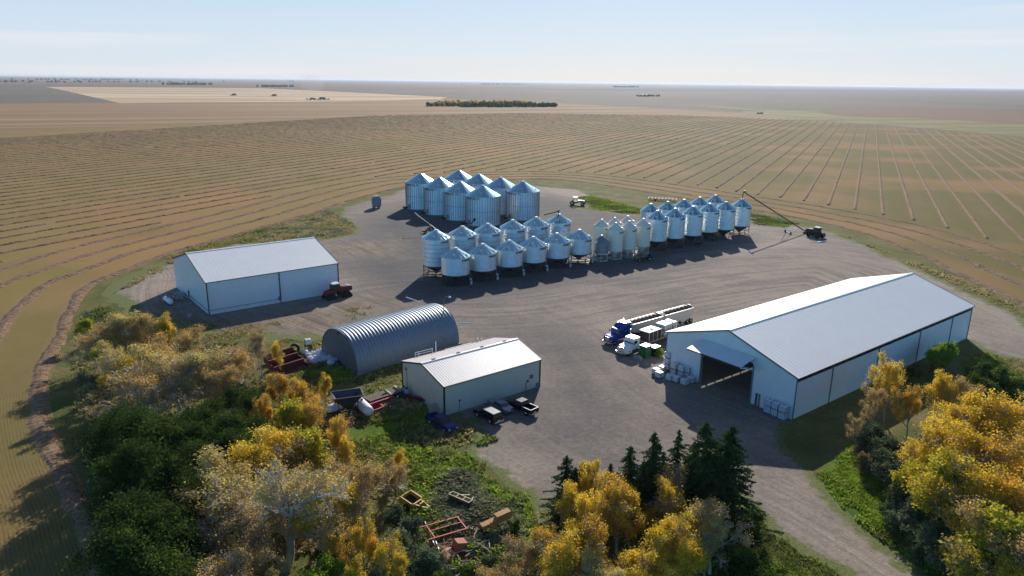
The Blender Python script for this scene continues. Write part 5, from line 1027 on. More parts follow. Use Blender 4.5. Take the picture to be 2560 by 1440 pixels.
# --- old yellow tractor, red tillage tool, old wagon ---
P_, a_ = at_((1424, 512), (1462, 514)); o = veh('old_tractor', 'old yellow tractor with white canopy on the grass behind the bins', 'tractor', P_, a_)
mb = MB(); mb.prof([(.2, 1.2), (3.2, 1.2), (3.3, 1.9), (2.9, 2.1), (.2, 2.2)], 1.2); mb.build('hood', p_cream, o); mb = MB(); mb.box((-1.2, 0, 1.3), (3.2, 1.4, .8)); mb.build('rear_body', paint('faded_yellow', 160, 140, 60, .7, 0, .4), o); mb = MB(); mb.box((-.9, 0, 3.4), (2.0, 1.9, .12)); mb.build('canopy', p_white, o)
mb = MB()
for x in (-1.7, -.1):
    for s in (-1, 1): mb.box((x, s*.8, 2.6), (.1, .1, 1.6))
mb.build('canopy_post', dark, o)
for x, r_ in ((-2.0, 1.0), (2.3, .8)):
    for s in (-1, 1): wheel(o, x, s*1.2, r_, .6, p_cream)
mb = MB(); mb.bar((3.4, -1.0, .5), (3.4, -1.0, 2.9), .12); mb.bar((3.4, 1.0, .5), (3.4, 1.0, 2.9), .12); mb.bar((3.4, -1, 2.8), (3.4, 1, 2.8), .12); mb.build('lift_frame', dark, o)
P_, a_ = at_((1622, 500), (1690, 504)); o = veh('tillage_implement', 'red tillage implement standing in the grass behind the right cluster of bins', 'implement', P_, a_)
mb = MB()
for y in (-2.2, -.8, .8, 2.2): mb.bar((-6, y, 1.0), (6, y, 1.0), .22)
for x in np.arange(-6, 6.1, 1.5): mb.bar((x, -2.3, 1.05), (x, 2.3, 1.05), .16)
mb.build('frame', p_red, o); mb = MB()
for x in np.arange(-5.8, 6, .8): mb.lathe([(.38, -.03), (.38, .03)], 10, (x, -1.5, .4), 'X'); mb.lathe([(.38, -.03), (.38, .03)], 10, (x, 1.5, .4), 'X')
mb.build('disc', dark, o)
for s in (-1, 1): wheel(o, -3, s*1.0, .42); wheel(o, 3, s*1.0, .42)
P_ = G(941, 520); o = E('old_seed_tank', P_, .35, 'tall old grey tank on wheels with rusty side, alone at the field edge', 'tank'); mb = MB(); mb.prof([(-1.6, 1.0), (1.6, 1.0), (1.7, 3.9), (1.0, 4.9), (-1.0, 4.9), (-1.7, 3.9)], 2.4); mb.build('body', M('grey_blue_tank', srgb(120, 132, 150), .45, .3, .2), o)
mb = MB(); mb.prof([(1.72, 1.0), (1.78, 1.0), (1.88, 3.9), (1.8, 3.9)], 2.3); mb.build('side_panel', rust, o); mb = MB(); mb.box((0, 0, .8), (3.0, 2.0, .3)); mb.build('frame', dark, o)
for x in (-1, 1):
    for s in (-1, 1): wheel(o, x, s*1.1, .45)
# --- white tanks ---
def lptank(root, Ln, r, z):
    k = Ln/2-r; P = [(0.01, -Ln/2), (r*.6, -Ln/2+r*.2), (r*.9, -k-r*.45), (r, -k), (r, k), (r*.9, k+r*.45), (r*.6, Ln/2-r*.2), (0.01, Ln/2)]; mb = MB(); mb.lathe(P, 24, (0, 0, z), 'X'); mb.build('shell', p_white, root)
    mb = MB(); mb.lathe([(.2, 0), (.2, .2), (.1, .26)], 10, (-.1, 0, z+r-.02)); mb.build('valve_dome', M('dome_grey', srgb(120, 124, 130), .4), root)
    for x in (-k*.7, k*.7): mb = MB(); mb.box((x, 0, (z-r*.7)/2), (.2, r*1.4, z-r*.7)); mb.build('foot', dark, root)
P_, a_ = at_((411, 752), (433, 768)); lptank(veh('propane_tank', 'white propane tank lying in the shade left of the machine shed', 'tank', P_, a_), 4.6, .62, .85)
P_, a_ = at_((888, 1010), (926, 1048)); lptank(veh('propane_tank', 'large white tank on its side in the grass by the grey hopper', 'tank', P_, a_), 6.4, .82, 1.1)
P_ = G(842, 1030); lptank(veh('propane_tank', 'white tank half hidden under the golden tree by the hopper', 'tank', P_, R(50)), 3.6, .7, .9)
P_ = G(870, 1035); o = E('seed_hopper', P_, R(20), 'grey funnel-shaped hopper wagon standing next to the white tank', 'hopper'); mb = MB(); V = [(-2.3, -1.5, 3.4), (2.3, -1.5, 3.4), (2.3, 1.5, 3.4), (-2.3, 1.5, 3.4), (-.5, -.4, 1.2), (.5, -.4, 1.2), (.5, .4, 1.2), (-.5, .4, 1.2)]
mb.add(V, [(0, 4, 5, 1), (1, 5, 6, 2), (2, 6, 7, 3), (3, 7, 4, 0), (4, 7, 6, 5)]); W_ = [Vector(v)*1 for v in V]; mb.add([(v[0]*.94, v[1]*.92, v[2]-.02+(0 if v[2] > 3 else .12)) for v in V], [(1, 5, 4, 0), (2, 6, 5, 1), (3, 7, 6, 2), (0, 4, 7, 3), (5, 6, 7, 4)])
for i in range(4): mb.bar(V[i], V[(i+1) % 4], .12)
mb.build('hopper', M('grey_hopper', srgb(74, 78, 86), .5, .3, .2), o); mb = MB()
for x in (-1.3, 1.3):
    for y in (-.9, .9): mb.bar((x, y, .4), (x*1.2, y*1.1, 2.8), .12)
mb.bar((-3.4, 0, .5), (2, 0, .6), .16); mb.build('frame', dark, o); wheel(o, .3, 1.1, .45); wheel(o, .3, -1.1, .45)
# --- heaps and scrap ---
rrr = np.random.RandomState(3)
P_ = G(858, 1060); o = E('firewood_heap', P_, .4, 'heap of cut firewood under the golden tree beside the hopper', 'firewood'); mb = MB()
for i in range(170):
    q = rrr.normal(0, 1, 2)*(1.9, .9); z = max(0, 1.0-np.hypot(q[0]/2.4, q[1]/1.3)*.8)*rrr.rand(); t = rrr.rand()*6.28; mb.tube([(q[0], q[1], z+.12), (q[0]+.4*cos(t), q[1]+.4*sin(t), z+.12+rrr.uniform(-.1, .15))], .1, 6)
h = mb.build('logs', M('split_wood', srgb(164, 120, 92), .85, 0, .4, 6), o); h['kind'] = 'stuff'
def sack(name, px, py, lab, s=1.0, rot=0, mat=None, tall=.9):
    P = G(px, py); V, F = [], []; r = np.random.RandomState(int(px*3+py)); n, m_ = 14, 8
    for i in range(m_+1):
        ph = pi*i/m_
        for k in range(n):
            t = 2*pi*k/n; sq = 1/max(abs(cos(t)), abs(sin(t)))**.55; rr_ = (.62*sq*sin(ph)**.55)*(1+r.uniform(-.1, .1)); V.append((rr_*cos(t), rr_*sin(t), tall*.5*(1-cos(ph))**.9+r.uniform(-.05, .05)))
    for i in range(m_):
        for k in range(n): F.append((i*n+k, (i+1)*n+k, (i+1)*n+(k+1) % n, i*n+(k+1) % n))
    mb = MB(); mb.add(V, [f[::-1] for f in F], True); o = E(name, P, rot, lab, 'bag', 'large bags by the arch hut'); o.scale = (s, s, s); mb.build('sack', mat or M('bag_cloth', srgb(206, 212, 222), .7, 0, .15, 3, bump=.3), o)
    for a0 in (0, pi/2, pi, 3*pi/2): mb = MB(); mb.bar((.35*cos(a0), .35*sin(a0), tall*.9), (.3*cos(a0+.4), .3*sin(a0+.4), tall+.25), .07); mb.build('strap', M('strap_cloth', srgb(230, 232, 236), .7), o)
bp = [(762, 886), (772, 893), (783, 889), (795, 886), (806, 884), (818, 884), (776, 902), (789, 899), (801, 896), (812, 893), (825, 891), (786, 908), (799, 905), (811, 903), (823, 901), (833, 897), (828, 912), (838, 908)]
bn = ['leftmost', 'second from left', 'third from left', 'fourth from left', 'fifth from left', 'sixth from left']
rows_ = [(0, 6, 'rear'), (6, 11, 'middle'), (11, 16, 'front'), (16, 18, 'nearest')]
for a0, b0, rn in rows_:
    for i in range(a0, b0): sack('bulk_bag', bp[i][0], bp[i][1], 'slumped white bulk bag by the arch hut, %s in the %s row' % (bn[i-a0], rn), rnd.uniform(.9, 1.25), rnd.uniform(0, 3))
P_ = G(771, 874); put_tote(tw, (P_.x, P_.y, 1.0), .5, 'white tote raised on a stand beside the bulk bags', 'single totes'); o = E('tote_stand', P_, .5, 'dark low stand under the white tote beside the bulk bags', 'stand'); mb = MB(); mb.box((0, 0, .94), (1.3, 1.1, .1))
for x in (-.55, .55):
    for y in (-.45, .45): mb.box((x, y, .45), (.1, .1, .9))
mb.build('frame', dark, o)
P_ = G(738, 882); o = E('old_tire', P_, 0, 'big black tire standing in the grass near the bulk bags', 'tire'); mb = MB(); mb.lathe([(.5, -.25), (.85, -.28), (.95, -.15), (.95, .15), (.85, .28), (.5, .25), (.5, -.25)], 22, (0, 0, .93), 'Y', cap=False); mb.build('tread', blackm, o)
for i, (px, py, lab) in enumerate([(833, 912, 'pale drum in the shade nearest the arch hut end'), (845, 915, 'dark open drum in the shade by the arch hut end')]):
    P_ = G(px, py); o = E('drum', P_, 0, lab, 'drum'); mb = MB(); mb.lathe([(.42, 0), (.44, .3), (.42, .32), (.44, .6), (.42, .62), (.43, .95), (.36, .96), (.36, .8)], 16); mb.build('shell', M('drum%d' % i, srgb(*((120, 160, 180) if i == 0 else (50, 56, 64))), .5), o)
# red truck boxes: three open boxes side by side
A0 = G(676, 925); d3 = (G(740, 905)-A0).normalized(); rz3 = math.atan2(d3.y, d3.x)
for i, (px, py) in enumerate([(702, 900), (713, 915), (728, 931)]):
    P_ = G(px, py); o = E('steel_trough', P_, rz3, 'dark red open header trough, %s of the three lying side by side' % ['farthest', 'middle', 'nearest'][i], 'header', 'dark red troughs in the grass'); Lx = 6.0; mb = MB()
    mb.add([(-Lx/2, -.7, .45), (Lx/2, -.7, .45), (Lx/2, .35, .3), (-Lx/2, .35, .3)], [(0, 1, 2, 3)]); mb.box((0, .48, .95), (Lx, .14, 1.3)); mb.box((0, .5, 1.62), (Lx, .25, .16))
    for x in (-Lx/2, Lx/2): mb.prof([(x-.06, .2), (x+.06, .2), (x+.06, 1.2), (x-.06, 1.2)], 1.5, y=-.1)
    mb.build('trough', paint('dark_red_header', 110, 34, 38, .55, .1, .35), o); mb = MB()
    for k in range(24): x = -Lx/2+.2+k*(Lx-.4)/23; mb.box((x, -.2, .5), (.07, .9, .14))
    mb.build('auger_flight', M('worn_red_bars', srgb(142, 96, 100), .6, .2, .3), o)
# slatted harrow, red frame, tanks along the shop
P_ = G(958, 1000); d4 = G(985, 985)-G(925, 1005); o = E('slatted_deck', P_, math.atan2(d4.y, d4.x), 'brown slatted steel deck in the grass left of the workshop', 'implement'); mb = MB(); mb.box((0, 0, .75), (6.2, 2.2, .5)); mb.build('body', M('dark_brown_body', srgb(56, 48, 48), .7), o); mb = MB()
for k in range(22): mb.box((-2.95+k*.28, 0, 1.06), (.12, 2.2, .1))
mb.build('slats', M('brown_slats', srgb(150, 132, 122), .7, 0, .3), o); mb = MB(); mb.tube([(.9, -1.1, .9), (.7, 0, 1.3), (.4, .3, 1.6)], .2, 8); mb.box((2.9, .2, 1.2), (.3, 1.8, .3)); mb.build('spout', steel, o); wheel(o, -2, -1.2, .4); wheel(o, 2, -1.2, .4)
P_ = G(955, 1022); o = E('red_implement', P_, math.atan2(d4.y, d4.x), 'bright red steel frame beside the slatted deck', 'implement'); mb = MB(); mb.bar((-2.4, .5, 1.1), (2.4, .5, 1.1), .3); mb.bar((-2.2, -.8, .6), (-.2, -.8, .6), .22); mb.bar((-2.2, .5, 1.0), (-2.2, -.8, .6), .25); mb.bar((-.2, .5, 1.0), (-.2, -.8, .6), .2); mb.bar((1.6, .5, 1.0), (1.6, -.6, .5), .2); mb.box((-1.2, .2, .7), (1.8, .1, .7)); mb.build('frame', paint('crimson_paint', 170, 30, 60, .45, .1, .2), o); wheel(o, 1.0, -.7, .35)
for i, (px, py) in enumerate([(1009, 985), (1017, 990)]):
    P_ = G(px, py); o = E('gas_cylinder', P_, 0, '%s squat pale gas cylinder by the rear corner of the workshop' % ['left', 'right'][i], 'cylinder', 'pale cylinders beside the workshop'); mb = MB(); mb.lathe([(.2, 0), (.42, .1), (.44, .3), (.44, 1.0), (.34, 1.2), (.12, 1.28)], 16); mb.build('shell', M('pale_blue_grey', srgb(150, 172, 196), .5), o); mb = MB(); mb.lathe([(.18, 0), (.2, .2)], 10, (0, 0, 1.25)); mb.build('collar', dark, o)
A0, B0 = G(1010, 996), G(1064, 1008); P_ = (A0+B0)/2; o = E('loader_arm', P_, azi(A0, B0), 'long dark red steel beam lying along the workshop end wall', 'beam'); Lb = (B0-A0).length; mb = MB(); mb.bar((-Lb/2, 0, .6), (Lb/2, 0, .5), .35, .4); mb.box((-Lb/2+.3, 0, .4), (.5, 1.2, .6)); mb.box((Lb*.2, .3, .7), (2.4, .12, .12)); mb.build('beam', paint('maroon_paint', 96, 26, 48, .5, .1, .3), o)
P_ = G(1084, 1035); o = E('plywood_sheet', P_, .6, 'weathered board leaning at the workshop corner', 'board'); mb = MB(); mb.box((0, 0, .75), (1.6, .06, 1.7), rx=R(-38)); mb.build('board', woodm, o)
# poles left of the machine shed
P_ = G(440, 740); o = E('timber_pile', P_, 0, 'pile of pale posts and boards left of the machine shed', 'timber'); mb = MB()
for i in range(46):
    q = rrr.uniform(-1, 1, 2)*(2.6, 2.4); t = R(-60)+rrr.normal(0, .25); ln = rrr.uniform(1.5, 3.6); mb.bar((q[0], q[1], .15+rrr.rand()*.6), (q[0]+ln*cos(t), q[1]+ln*sin(t), .15+rrr.rand()*.5), .14)
h = mb.build('posts', M('pale_posts', srgb(184, 180, 176), .8, 0, .3, 4), o); h['kind'] = 'stuff'
P_ = G(453, 772); o = E('board_stack', P_, 0, 'few grey boards on the shaded ground beside the left shed', 'boards'); mb = MB()
for i in range(5): mb.box((rrr.uniform(-.6, .6), i*.28-.5, .08+i*.03), (2.6, .2, .06), rz=rrr.uniform(-.2, .2))
mb.build('boards', M('grey_boards', srgb(110, 118, 120), .8), o)
P_ = G(475, 793); o = E('fuel_can', P_, 0, 'pale barrel-like tub in the shade before the left shed', 'tub'); mb = MB(); mb.lathe([(.4, 0), (.5, .8), (.44, .82), (.4, .6)], 16); mb.build('shell', M('pale_tub', srgb(140, 146, 156), .6), o)
# yellow scraper
P_ = G(1036, 1268); o = E('scraper', P_, R(-35), 'yellow two-wheeled earth scraper with dark bowl in the weeds', 'scraper'); mb = MB()
mb.add([(-2.0, -1.2, .5), (.2, -1.2, .5), (.2, 1.2, .5), (-2.0, 1.2, .5)], [(0, 1, 2, 3)]); 
for s in (-1, 1): mb.prof([(-2.3, .3), (.4, .3), (.6, 1.4), (-2.0, 1.9), (-2.4, 1.3)], .12, y=s*1.25)
mb.box((-2.1, 0, 1.2), (.12, 2.5, 1.4), ry=.15); mb.bar((-2.0, -1.25, 1.9), (.6, -1.25, 1.4), .18); mb.bar((-2.0, 1.25, 1.9), (.6, 1.25, 1.4), .18); mb.build('bowl', p_yel, o)
mb = MB(); mb.box((-.9, 0, 1.0), (2.1, 2.3, .06), ry=.2); mb.build('bowl_floor', M('scraper_black', srgb(28, 28, 32), .7), o)
mb = MB(); mb.bar((.5, -.9, 1.2), (3.2, -.25, 1.1), .25); mb.bar((.5, .9, 1.2), (3.2, .25, 1.1), .25); mb.bar((3.0, 0, 1.1), (4.8, 0, .6), .2); mb.bar((.8, -1.0, 1.3), (.8, 1.0, 1.3), .25); mb.bar((1.8, -.6, 1.5), (1.8, .6, 1.5), .25); mb.build('drawbar', p_yel, o)
for s in (-1, 1): wheel(o, -.4, s*1.7, .62, .45, p_yel)
o.scale = (.72, .72, .72)
# box grader
P_ = G(1152, 1262); o = E('land_leveller', P_, R(-36), 'rusty brown box grader with open frame top in the grass', 'grader'); mb = MB(); mb.box((0, -.45, .75), (4.2, .12, 1.1)); mb.box((-2.1, 0, .75), (.12, 1.0, 1.1)); mb.box((2.1, 0, .75), (.12, 1.0, 1.1)); mb.box((0, .45, .55), (4.2, .1, .6)); mb.build('blade_box', M('brown_steel', srgb(110, 86, 78), .7, .1, .3, bump=.3), o)
mb = MB()
for y in (-.5, .5): mb.bar((-2.15, y, 1.35), (2.15, y, 1.35), .12)
for x in (-2.1, -.7, .7, 2.1): mb.bar((x, -.5, 1.35), (x, .5, 1.35), .12)
mb.bar((-.6, .5, 1.3), (.6, 2.8, .6), .1); mb.bar((1.9, .5, 1.3), (.6, 2.8, .6), .1); mb.bar((.6, 2.8, .6), (.9, 3.6, .5), .1); mb.build('frame', steel, o); o.scale = (.75, .75, .8)
# red cultivator frame
P_ = G(1112, 1335); o = E('cultivator_frame', P_, R(28), 'faded red ladder-like steel frame lying in the weeds', 'frame'); mb = MB(); cr = M('faded_red_frame', srgb(176, 74, 74), .6, .1, .3)
for y in (-1.5, 1.5): mb.bar((-2.9, y, .9), (2.7, y, .9), .16)
mb.bar((-2.2, .15, .92), (2.6, .15, .92), .12)
for x in (-2.0, 2.5): mb.bar((x, -1.5, .9), (x, 1.5, .9), .15)
mb.bar((-2.9, -1.5, .5), (-2.9, 1.5, .5), .14); mb.build('frame', cr, o); mb = MB()
for x in (-1.9, 2.4):
    for y in (-1.4, 1.4): mb.bar((x, y, 0), (x, y, .85), .1)
mb.build('leg', dark, o); o.scale = (.86, .86, .9)
for i, (pa, pb, lab) in enumerate([((1062, 1302), (1094, 1380), 'long grey pipe under the near end of the red frame'), ((1072, 1290), (1100, 1298), 'short grey pipe lying above the red frame'), ((1155, 1318), (1192, 1330), 'thin pale pipe at the right end of the red frame')]):
    A0, B0 = G(*pa), G(*pb); o = E('steel_pipe', (A0+B0)/2, azi(A0, B0), lab, 'pipe', 'grey pipes round the red frame'); Lb = (B0-A0).length; mb = MB(); mb.tube([(-Lb/2, .14, .3), (Lb/2, .14, .3)], .1, 8); mb.tube([(-Lb/2, -.14, .3), (Lb/2, -.14, .3)], .1, 8); mb.build('tube', galv_d, o)
# orange conveyor
A0, B0 = G(1190, 1345), G(1266, 1322); o = E('bale_conveyor', (A0+B0)/2, azi(A0, B0), 'faded orange elevator chute on a wheeled frame in the weeds', 'conveyor'); Lb = (B0-A0).length; oc = M('faded_orange', srgb(196, 142, 78), .65, 0, .3, 3)
mb = MB(); mb.box((Lb*.12, 0, 1.5), (Lb*.9, .8, .5), ry=R(-9)); mb.box((Lb*.38, 0, 1.9), (1.8, .84, .9), ry=R(-9)); mb.build('chute', oc, o); mb = MB(); mb.bar((-Lb*.3, 0, .2), (-.2, 0, 1.4), .14); mb.bar((-Lb*.35, -.8, .4), (-Lb*.1, .6, 1.0), .12); mb.bar((-Lb*.1, -.6, .1), (-Lb*.1, -.6, 2.0), .12); mb.bar((-Lb*.4, .5, .6), (Lb*.1, .4, 1.3), .1); mb.build('frame', oc, o); wheel(o, -Lb*.25, .6, .45, .25, oc); wheel(o, -Lb*.25, -.6, .45, .25, oc)
for i, (px, py, rz, sx, lab) in enumerate([(1148, 1375, .5, 1.3, 'tan rusty steel box in the brush below the red frame'), (1108, 1408, -.6, 1.2, 'bent reddish steel plate, lowest piece of scrap in the brush')]):
    P_ = G(px, py); o = E('scrap_box', P_, rz, lab, 'scrap'); mb = MB(); mb.prof([(-sx/2, .2), (sx/2, .3), (sx*.6, 1.0), (-sx*.3, 1.3)], 1.3, top=.8); mb.box((-.9*sx, .1, .35), (sx*.7, .9, .1), ry=.3); mb.build('plate', M('tan_rust', srgb(176, 116, 88), .8, 0, .35, 2), o)
P_ = G(1122, 1372); o = E('old_tire', P_, 0, 'old tire lying flat beside the tan rusty box', 'tire'); mb = MB(); mb.lathe([(.35, 0), (.62, 0), (.7, .12), (.62, .26), (.35, .26), (.35, 0)], 20, cap=False); mb.build('tread', blackm, o)
# lumber and pallets near the scraper
P_ = G(1028, 1222); o = E('pallet_stack', P_, .5, 'grey weathered planks and pallets piled behind the yellow scraper', 'planks'); mb = MB()
for i in range(9): mb.box((0, -1.0+i*.26, .25), (2.6, .2, .06), rz=.05*rrr.normal())
for i in range(9): t = rrr.rand()*3; q = rrr.normal(0, 1.0, 2); mb.bar((q[0]-1.4, q[1], .3+rrr.rand()*.4), (q[0]-1.4+1.9*cos(t), q[1]+1.9*sin(t), .5), .13)
h = mb.build('planks', woodm, o); h['kind'] = 'stuff'
P_ = G(562, 968); o = E('combine_header_sheet', P_, .2, 'faded pink sheet metal cover half hidden among the left trees', 'cover'); mb = MB(); mb.prof([(-2.6, .6), (2.6, .6), (2.4, 1.5), (.5, 1.8), (-2.6, 1.1)], 1.8, top=.7); mb.build('cover', M('faded_pink_metal', srgb(206, 150, 132), .6, 0, .25, 2), o); mb = MB(); mb.tube([(2.6, -.9, .5), (2.6, .9, .5)], .45, 12); mb.build('roller', dark, o)
P_ = G(1398, 1358); o = E('white_jug', P_, 0, 'small white tub among the golden trees at the bottom', 'tub'); mb = MB(); mb.lathe([(.4, 0), (.5, .5), (.35, .9), (.1, 1.0)], 14); mb.build('shell', plast_w, o); o.location.z = .0
# --- far harvest ---
def combine(root):
    mb = MB(); mb.box((0, 0, 2.4), (6, 3, 2.4)); mb.prof([(-3, 3.6), (2.2, 3.6), (1.2, 4.6), (-2.4, 4.6)], 2.9, top=1.1); mb.build('body', p_red if root.get('r') else rust, root); mb = MB(); mb.box((3.4, 0, 2.9), (1.4, 2.4, 2.0)); mb.build('cab', glass, root)
    mb = MB(); mb.prof([(5.4, .3), (6.8, .2), (6.4, .9), (5.4, 1.4)], 10); mb.bar((3.6, 0, 1.5), (5.6, 0, .8), 1.4, .9); mb.build('header', dark, root)
    for s in (-1, 1): wheel(root, 2, s*1.6, 1.0, .8, dark); wheel(root, -2.4, s*1.4, .7, .5, dark)
for i, (px, py, lab) in enumerate([(586, 239, 'combine harvester at work in the pale field, left one of the two'), (687, 240.5, 'combine harvester at work in the pale field, right one of the two')]):
    o = veh('combine_harvester', lab, 'combine', G(px, py), pi, 'combines in the far wheat field'); combine(o); o.scale = (1.6, 1.6, 1.3)
for i, (px, kind, lab) in enumerate([(781, 0, 'dark combine standing at the far field edge, left of the grain trucks'), (792, 1, 'low farm machine between the parked combine and truck'), (806, 2, 'tall dark grain cart parked at the far field edge'), (816, 1, 'low truck parked right of the tall grain cart far away'), (772, 3, 'tiny white van parked at the far field edge')]):
    o = veh('farm_vehicle', lab, 'vehicle', G(px, 249.5), rnd.choice((0, pi))); pm = [p_navy, p_navy, p_navy, p_white][kind]; mb = MB(); L5 = [7, 8, 9, 5][kind]; h5 = [3.6, 1.8, 4.6, 1.9][kind]; mb.prof([(-L5/2, .9), (L5/2, .9), (L5/2*.95, h5), (-L5/2, h5*1.05)], 3); mb.build('body', pm, o)
    mb = MB(); mb.box((L5/2+.8, 0, 1.9), (1.5, 2.4, 2.0)); mb.build('cab', glass, o); wheel(o, L5*.35, 1.3, .7, .5); wheel(o, -L5*.35, 1.3, .7, .5); wheel(o, L5*.35, -1.3, .7, .5); wheel(o, -L5*.35, -1.3, .7, .5); o.scale = (1.5, 1.5, 1.3)
def barn_far(name, px, py, L6, W6, h6, wm, rm, lab, rz=0.2):
    o = E(name, G(px, py), rz, lab, 'building'); mb = MB(); mb.box((0, 0, h6/2), (L6, W6, h6)); mb.build('wall', wm, o); mb = MB(); gx(mb, [(-W6/2-.3, h6), (W6/2+.3, h6), (0, h6*1.45)], -L6/2-.3, L6/2+.3); mb.build('roof', rm, o)
barn_far('farmhouse', 1149, 261.5, 12, 8, 3.4, white_steel, paint('blue_roof', 70, 110, 170, .5, 0), 'small blue-roofed house by the gap in the far shelterbelt')
barn_far('farm_building', 1612, 241, 26, 12, 5, M('grey_blue_wall', srgb(120, 140, 160), .6), M('slate_roof', srgb(90, 110, 130), .6), 'lone grey-blue farm building far away right of centre')
barn_far('farm_building', 1150, 211, 50, 20, 8, white_steel, white_steel, 'tiny white building near the horizon above the far shelterbelt'); barn_far('farm_building', 728, 205, 90, 30, 16, white_steel, white_steel, 'tiny white building near the horizon above the left bluff')
barn_far('farm_building', 1849, 214, 120, 40, 22, white_steel, white_steel, 'bright white speck of a building on the right horizon')
P_ = G(1900, 285); o = veh('parked_implement', 'dark farm machine standing at the end of the far field track', 'implement', P_, .2); mb = MB(); mb.box((-3, 0, 1.6), (5, 3, 2.0)); mb.prof([(0, .8), (6, .8), (5, 2.6), (1, 2.8)], 2.5); mb.build('body', dark, o); wheel(o, -4, 1.5, .8, .6); wheel(o, 3, 1.5, .8, .6)
# ---------------- tufts of grass and weeds ----------------
def blades(name, poly, n, mats, h, label, seed, wts=None, thr=.45, avoid=None, sc=7, width=.5, kind='stuff', pool=None):
    rr = np.random.RandomState(seed); P = W2(poly); lo, hi = P.min(0), P.max(0); Q = rr.uniform(lo, hi, (n*4, 2)); Q = Q[inside(Q, P)]
    Q = Q[(vnoise(Q, sc, seed)*.65+vnoise(Q, 2.0, seed+1)*.35+rr.normal(0, .05, len(Q))) > thr]
    Q = Q[rr.rand(len(Q)) < (np.abs(sdist(Q, P, True))/5+.06)]
    if avoid is not None:
        for A in avoid: Q = Q[~inside(Q, A)]
    Q = Q[:n]; n = len(Q)
    if n == 0: return
    ht = h*(.4+.9*vnoise(Q, 3.5, seed+9))*(.7+.6*rr.rand(n)); k = 5; V = np.zeros((n, k, 4, 3)); t0 = rr.rand(n, k)*6.28; w = ht[:, None]*width*(.5+.8*rr.rand(n, k)); ln = ht[:, None]*(.3+.5*rr.rand(n, k))
    bx = Q[:, None, 0]+rr.normal(0, .12, (n, k)); by = Q[:, None, 1]+rr.normal(0, .12, (n, k)); c, s = np.cos(t0), np.sin(t0); z0 = .02
    V[:, :, 0] = np.stack([bx-s*w*.5, by+c*w*.5, np.full((n, k), z0)], -1); V[:, :, 1] = np.stack([bx+s*w*.5, by-c*w*.5, np.full((n, k), z0)], -1)
    hz = ht[:, None]*(.6+.5*rr.rand(n, k)); V[:, :, 2] = np.stack([bx+c*ln+s*w*.35, by+s*ln-c*w*.35, hz], -1); V[:, :, 3] = np.stack([bx+c*ln-s*w*.35, by+s*ln+c*w*.35, hz], -1)
    mi = np.repeat((vnoise(Q, 6, seed+20)*len(mats)*1.1+rr.normal(0, .35, n)).astype(int).clip(0, len(mats)-1), k)
    o = fastmesh(name, V.reshape(-1, 3), np.arange(n*k*4).reshape(-1, 4), mats, mi=mi); tag(o, label, 'grass', kind=kind); return o
G_lush = leafmat('lush_grass_blades', (108, 136, 44), (142, 168, 60), (176, 188, 84), .5); G_mid = leafmat('green_weed_leaves', (96, 112, 54), (126, 134, 70), (156, 154, 94), .42); G_dry = leafmat('dry_grass_blades', (150, 138, 92), (180, 162, 112), (200, 186, 140), .45); G_grey = leafmat('grey_weed_leaves', (104, 112, 88), (134, 138, 108), (162, 160, 128), .4)
SHEDP = np.array([(Matrix.Translation(shed.location) @ Matrix.Rotation(shed.rotation_euler[2], 4, 'Z') @ Vector(v))[:2] for v in ((-.2, -.3, 0), (76, -.3, 0), (76, 31, 0), (-.2, 31, 0))])
SHOPP = np.array([(Matrix.Translation(shop.location) @ Matrix.Rotation(shop.rotation_euler[2], 4, 'Z') @ Vector(v))[:2] for v in ((-.2, -.3, 0), (22, -.3, 0), (22, 15, 0), (-.2, 15, 0))])
ARP = np.array([(Matrix.Translation(arch.location) @ Matrix.Rotation(arch.rotation_euler[2], 4, 'Z') @ Vector(v))[:2] for v in ((-.2, -.3, 0), (24, -.3, 0), (24, 12.6, 0), (-.2, 12.6, 0))])
AV_ = [SHEDP, SHOPP, ARP]
YR = ragged(YARD, 1.0, 1.6, 5)
blades('grass', [(700, 870), (830, 850), (900, 940), (1010, 900), (1010, 990), (1110, 1045), (1190, 1080), (1180, 1110), (1150, 1130), (1100, 1180), (900, 1200), (800, 1100), (640, 960)], 9000, [G_lush, G_mid, G_dry], .42, 'lush uneven grass round the scrap between the arch hut and the workshop', 1, avoid=AV_+[YR], thr=.36)
blades('weeds', [(980, 1120), (1150, 1130), (1210, 1160), (1250, 1215), (1330, 1250), (1370, 1320), (1350, 1440), (1100, 1440), (960, 1300)], 11000, [G_lush, G_mid, G_lush, G_grey], .6, 'rank green weeds growing round the scrap machinery at the bottom', 2, avoid=[YR], thr=.34)
blades('grass', [(2040, 1180), (2160, 1090), (2230, 1180), (2420, 1440), (2500, 1600), (2330, 1440), (2110, 1290)], 9000, [G_lush, G_lush, G_mid], .34, 'bright green verge between the drive and the right-hand tree belt', 3, avoid=[YR], thr=.3)
blades('grass', [(1860, 1270), (1990, 1360), (2100, 1440), (2160, 1520), (1800, 1520)], 5000, [G_lush, G_mid], .26, 'mown green grass left of the drive at the bottom', 4, avoid=[YR], thr=.25)
blades('weeds', [(600, 606), (700, 560), (820, 525), (870, 545), (900, 570), (880, 585), (800, 600), (700, 610)], 6000, [G_mid, G_dry, G_grey], .4, 'patch of green weeds behind the left shed', 5, avoid=[YR], thr=.35)
blades('weeds', [(1440, 492), (1480, 490), (1600, 520), (1640, 535), (1560, 535), (1480, 522)], 3500, [G_lush, G_mid], .4, 'green weeds beside the old yellow tractor', 6, thr=.3)
blades('weeds', [(1860, 530), (1960, 548), (2000, 560), (1960, 570), (1880, 560)], 2200, [G_lush, G_mid], .4, 'green strip of weeds right of the last hopper bins', 7, thr=.3)
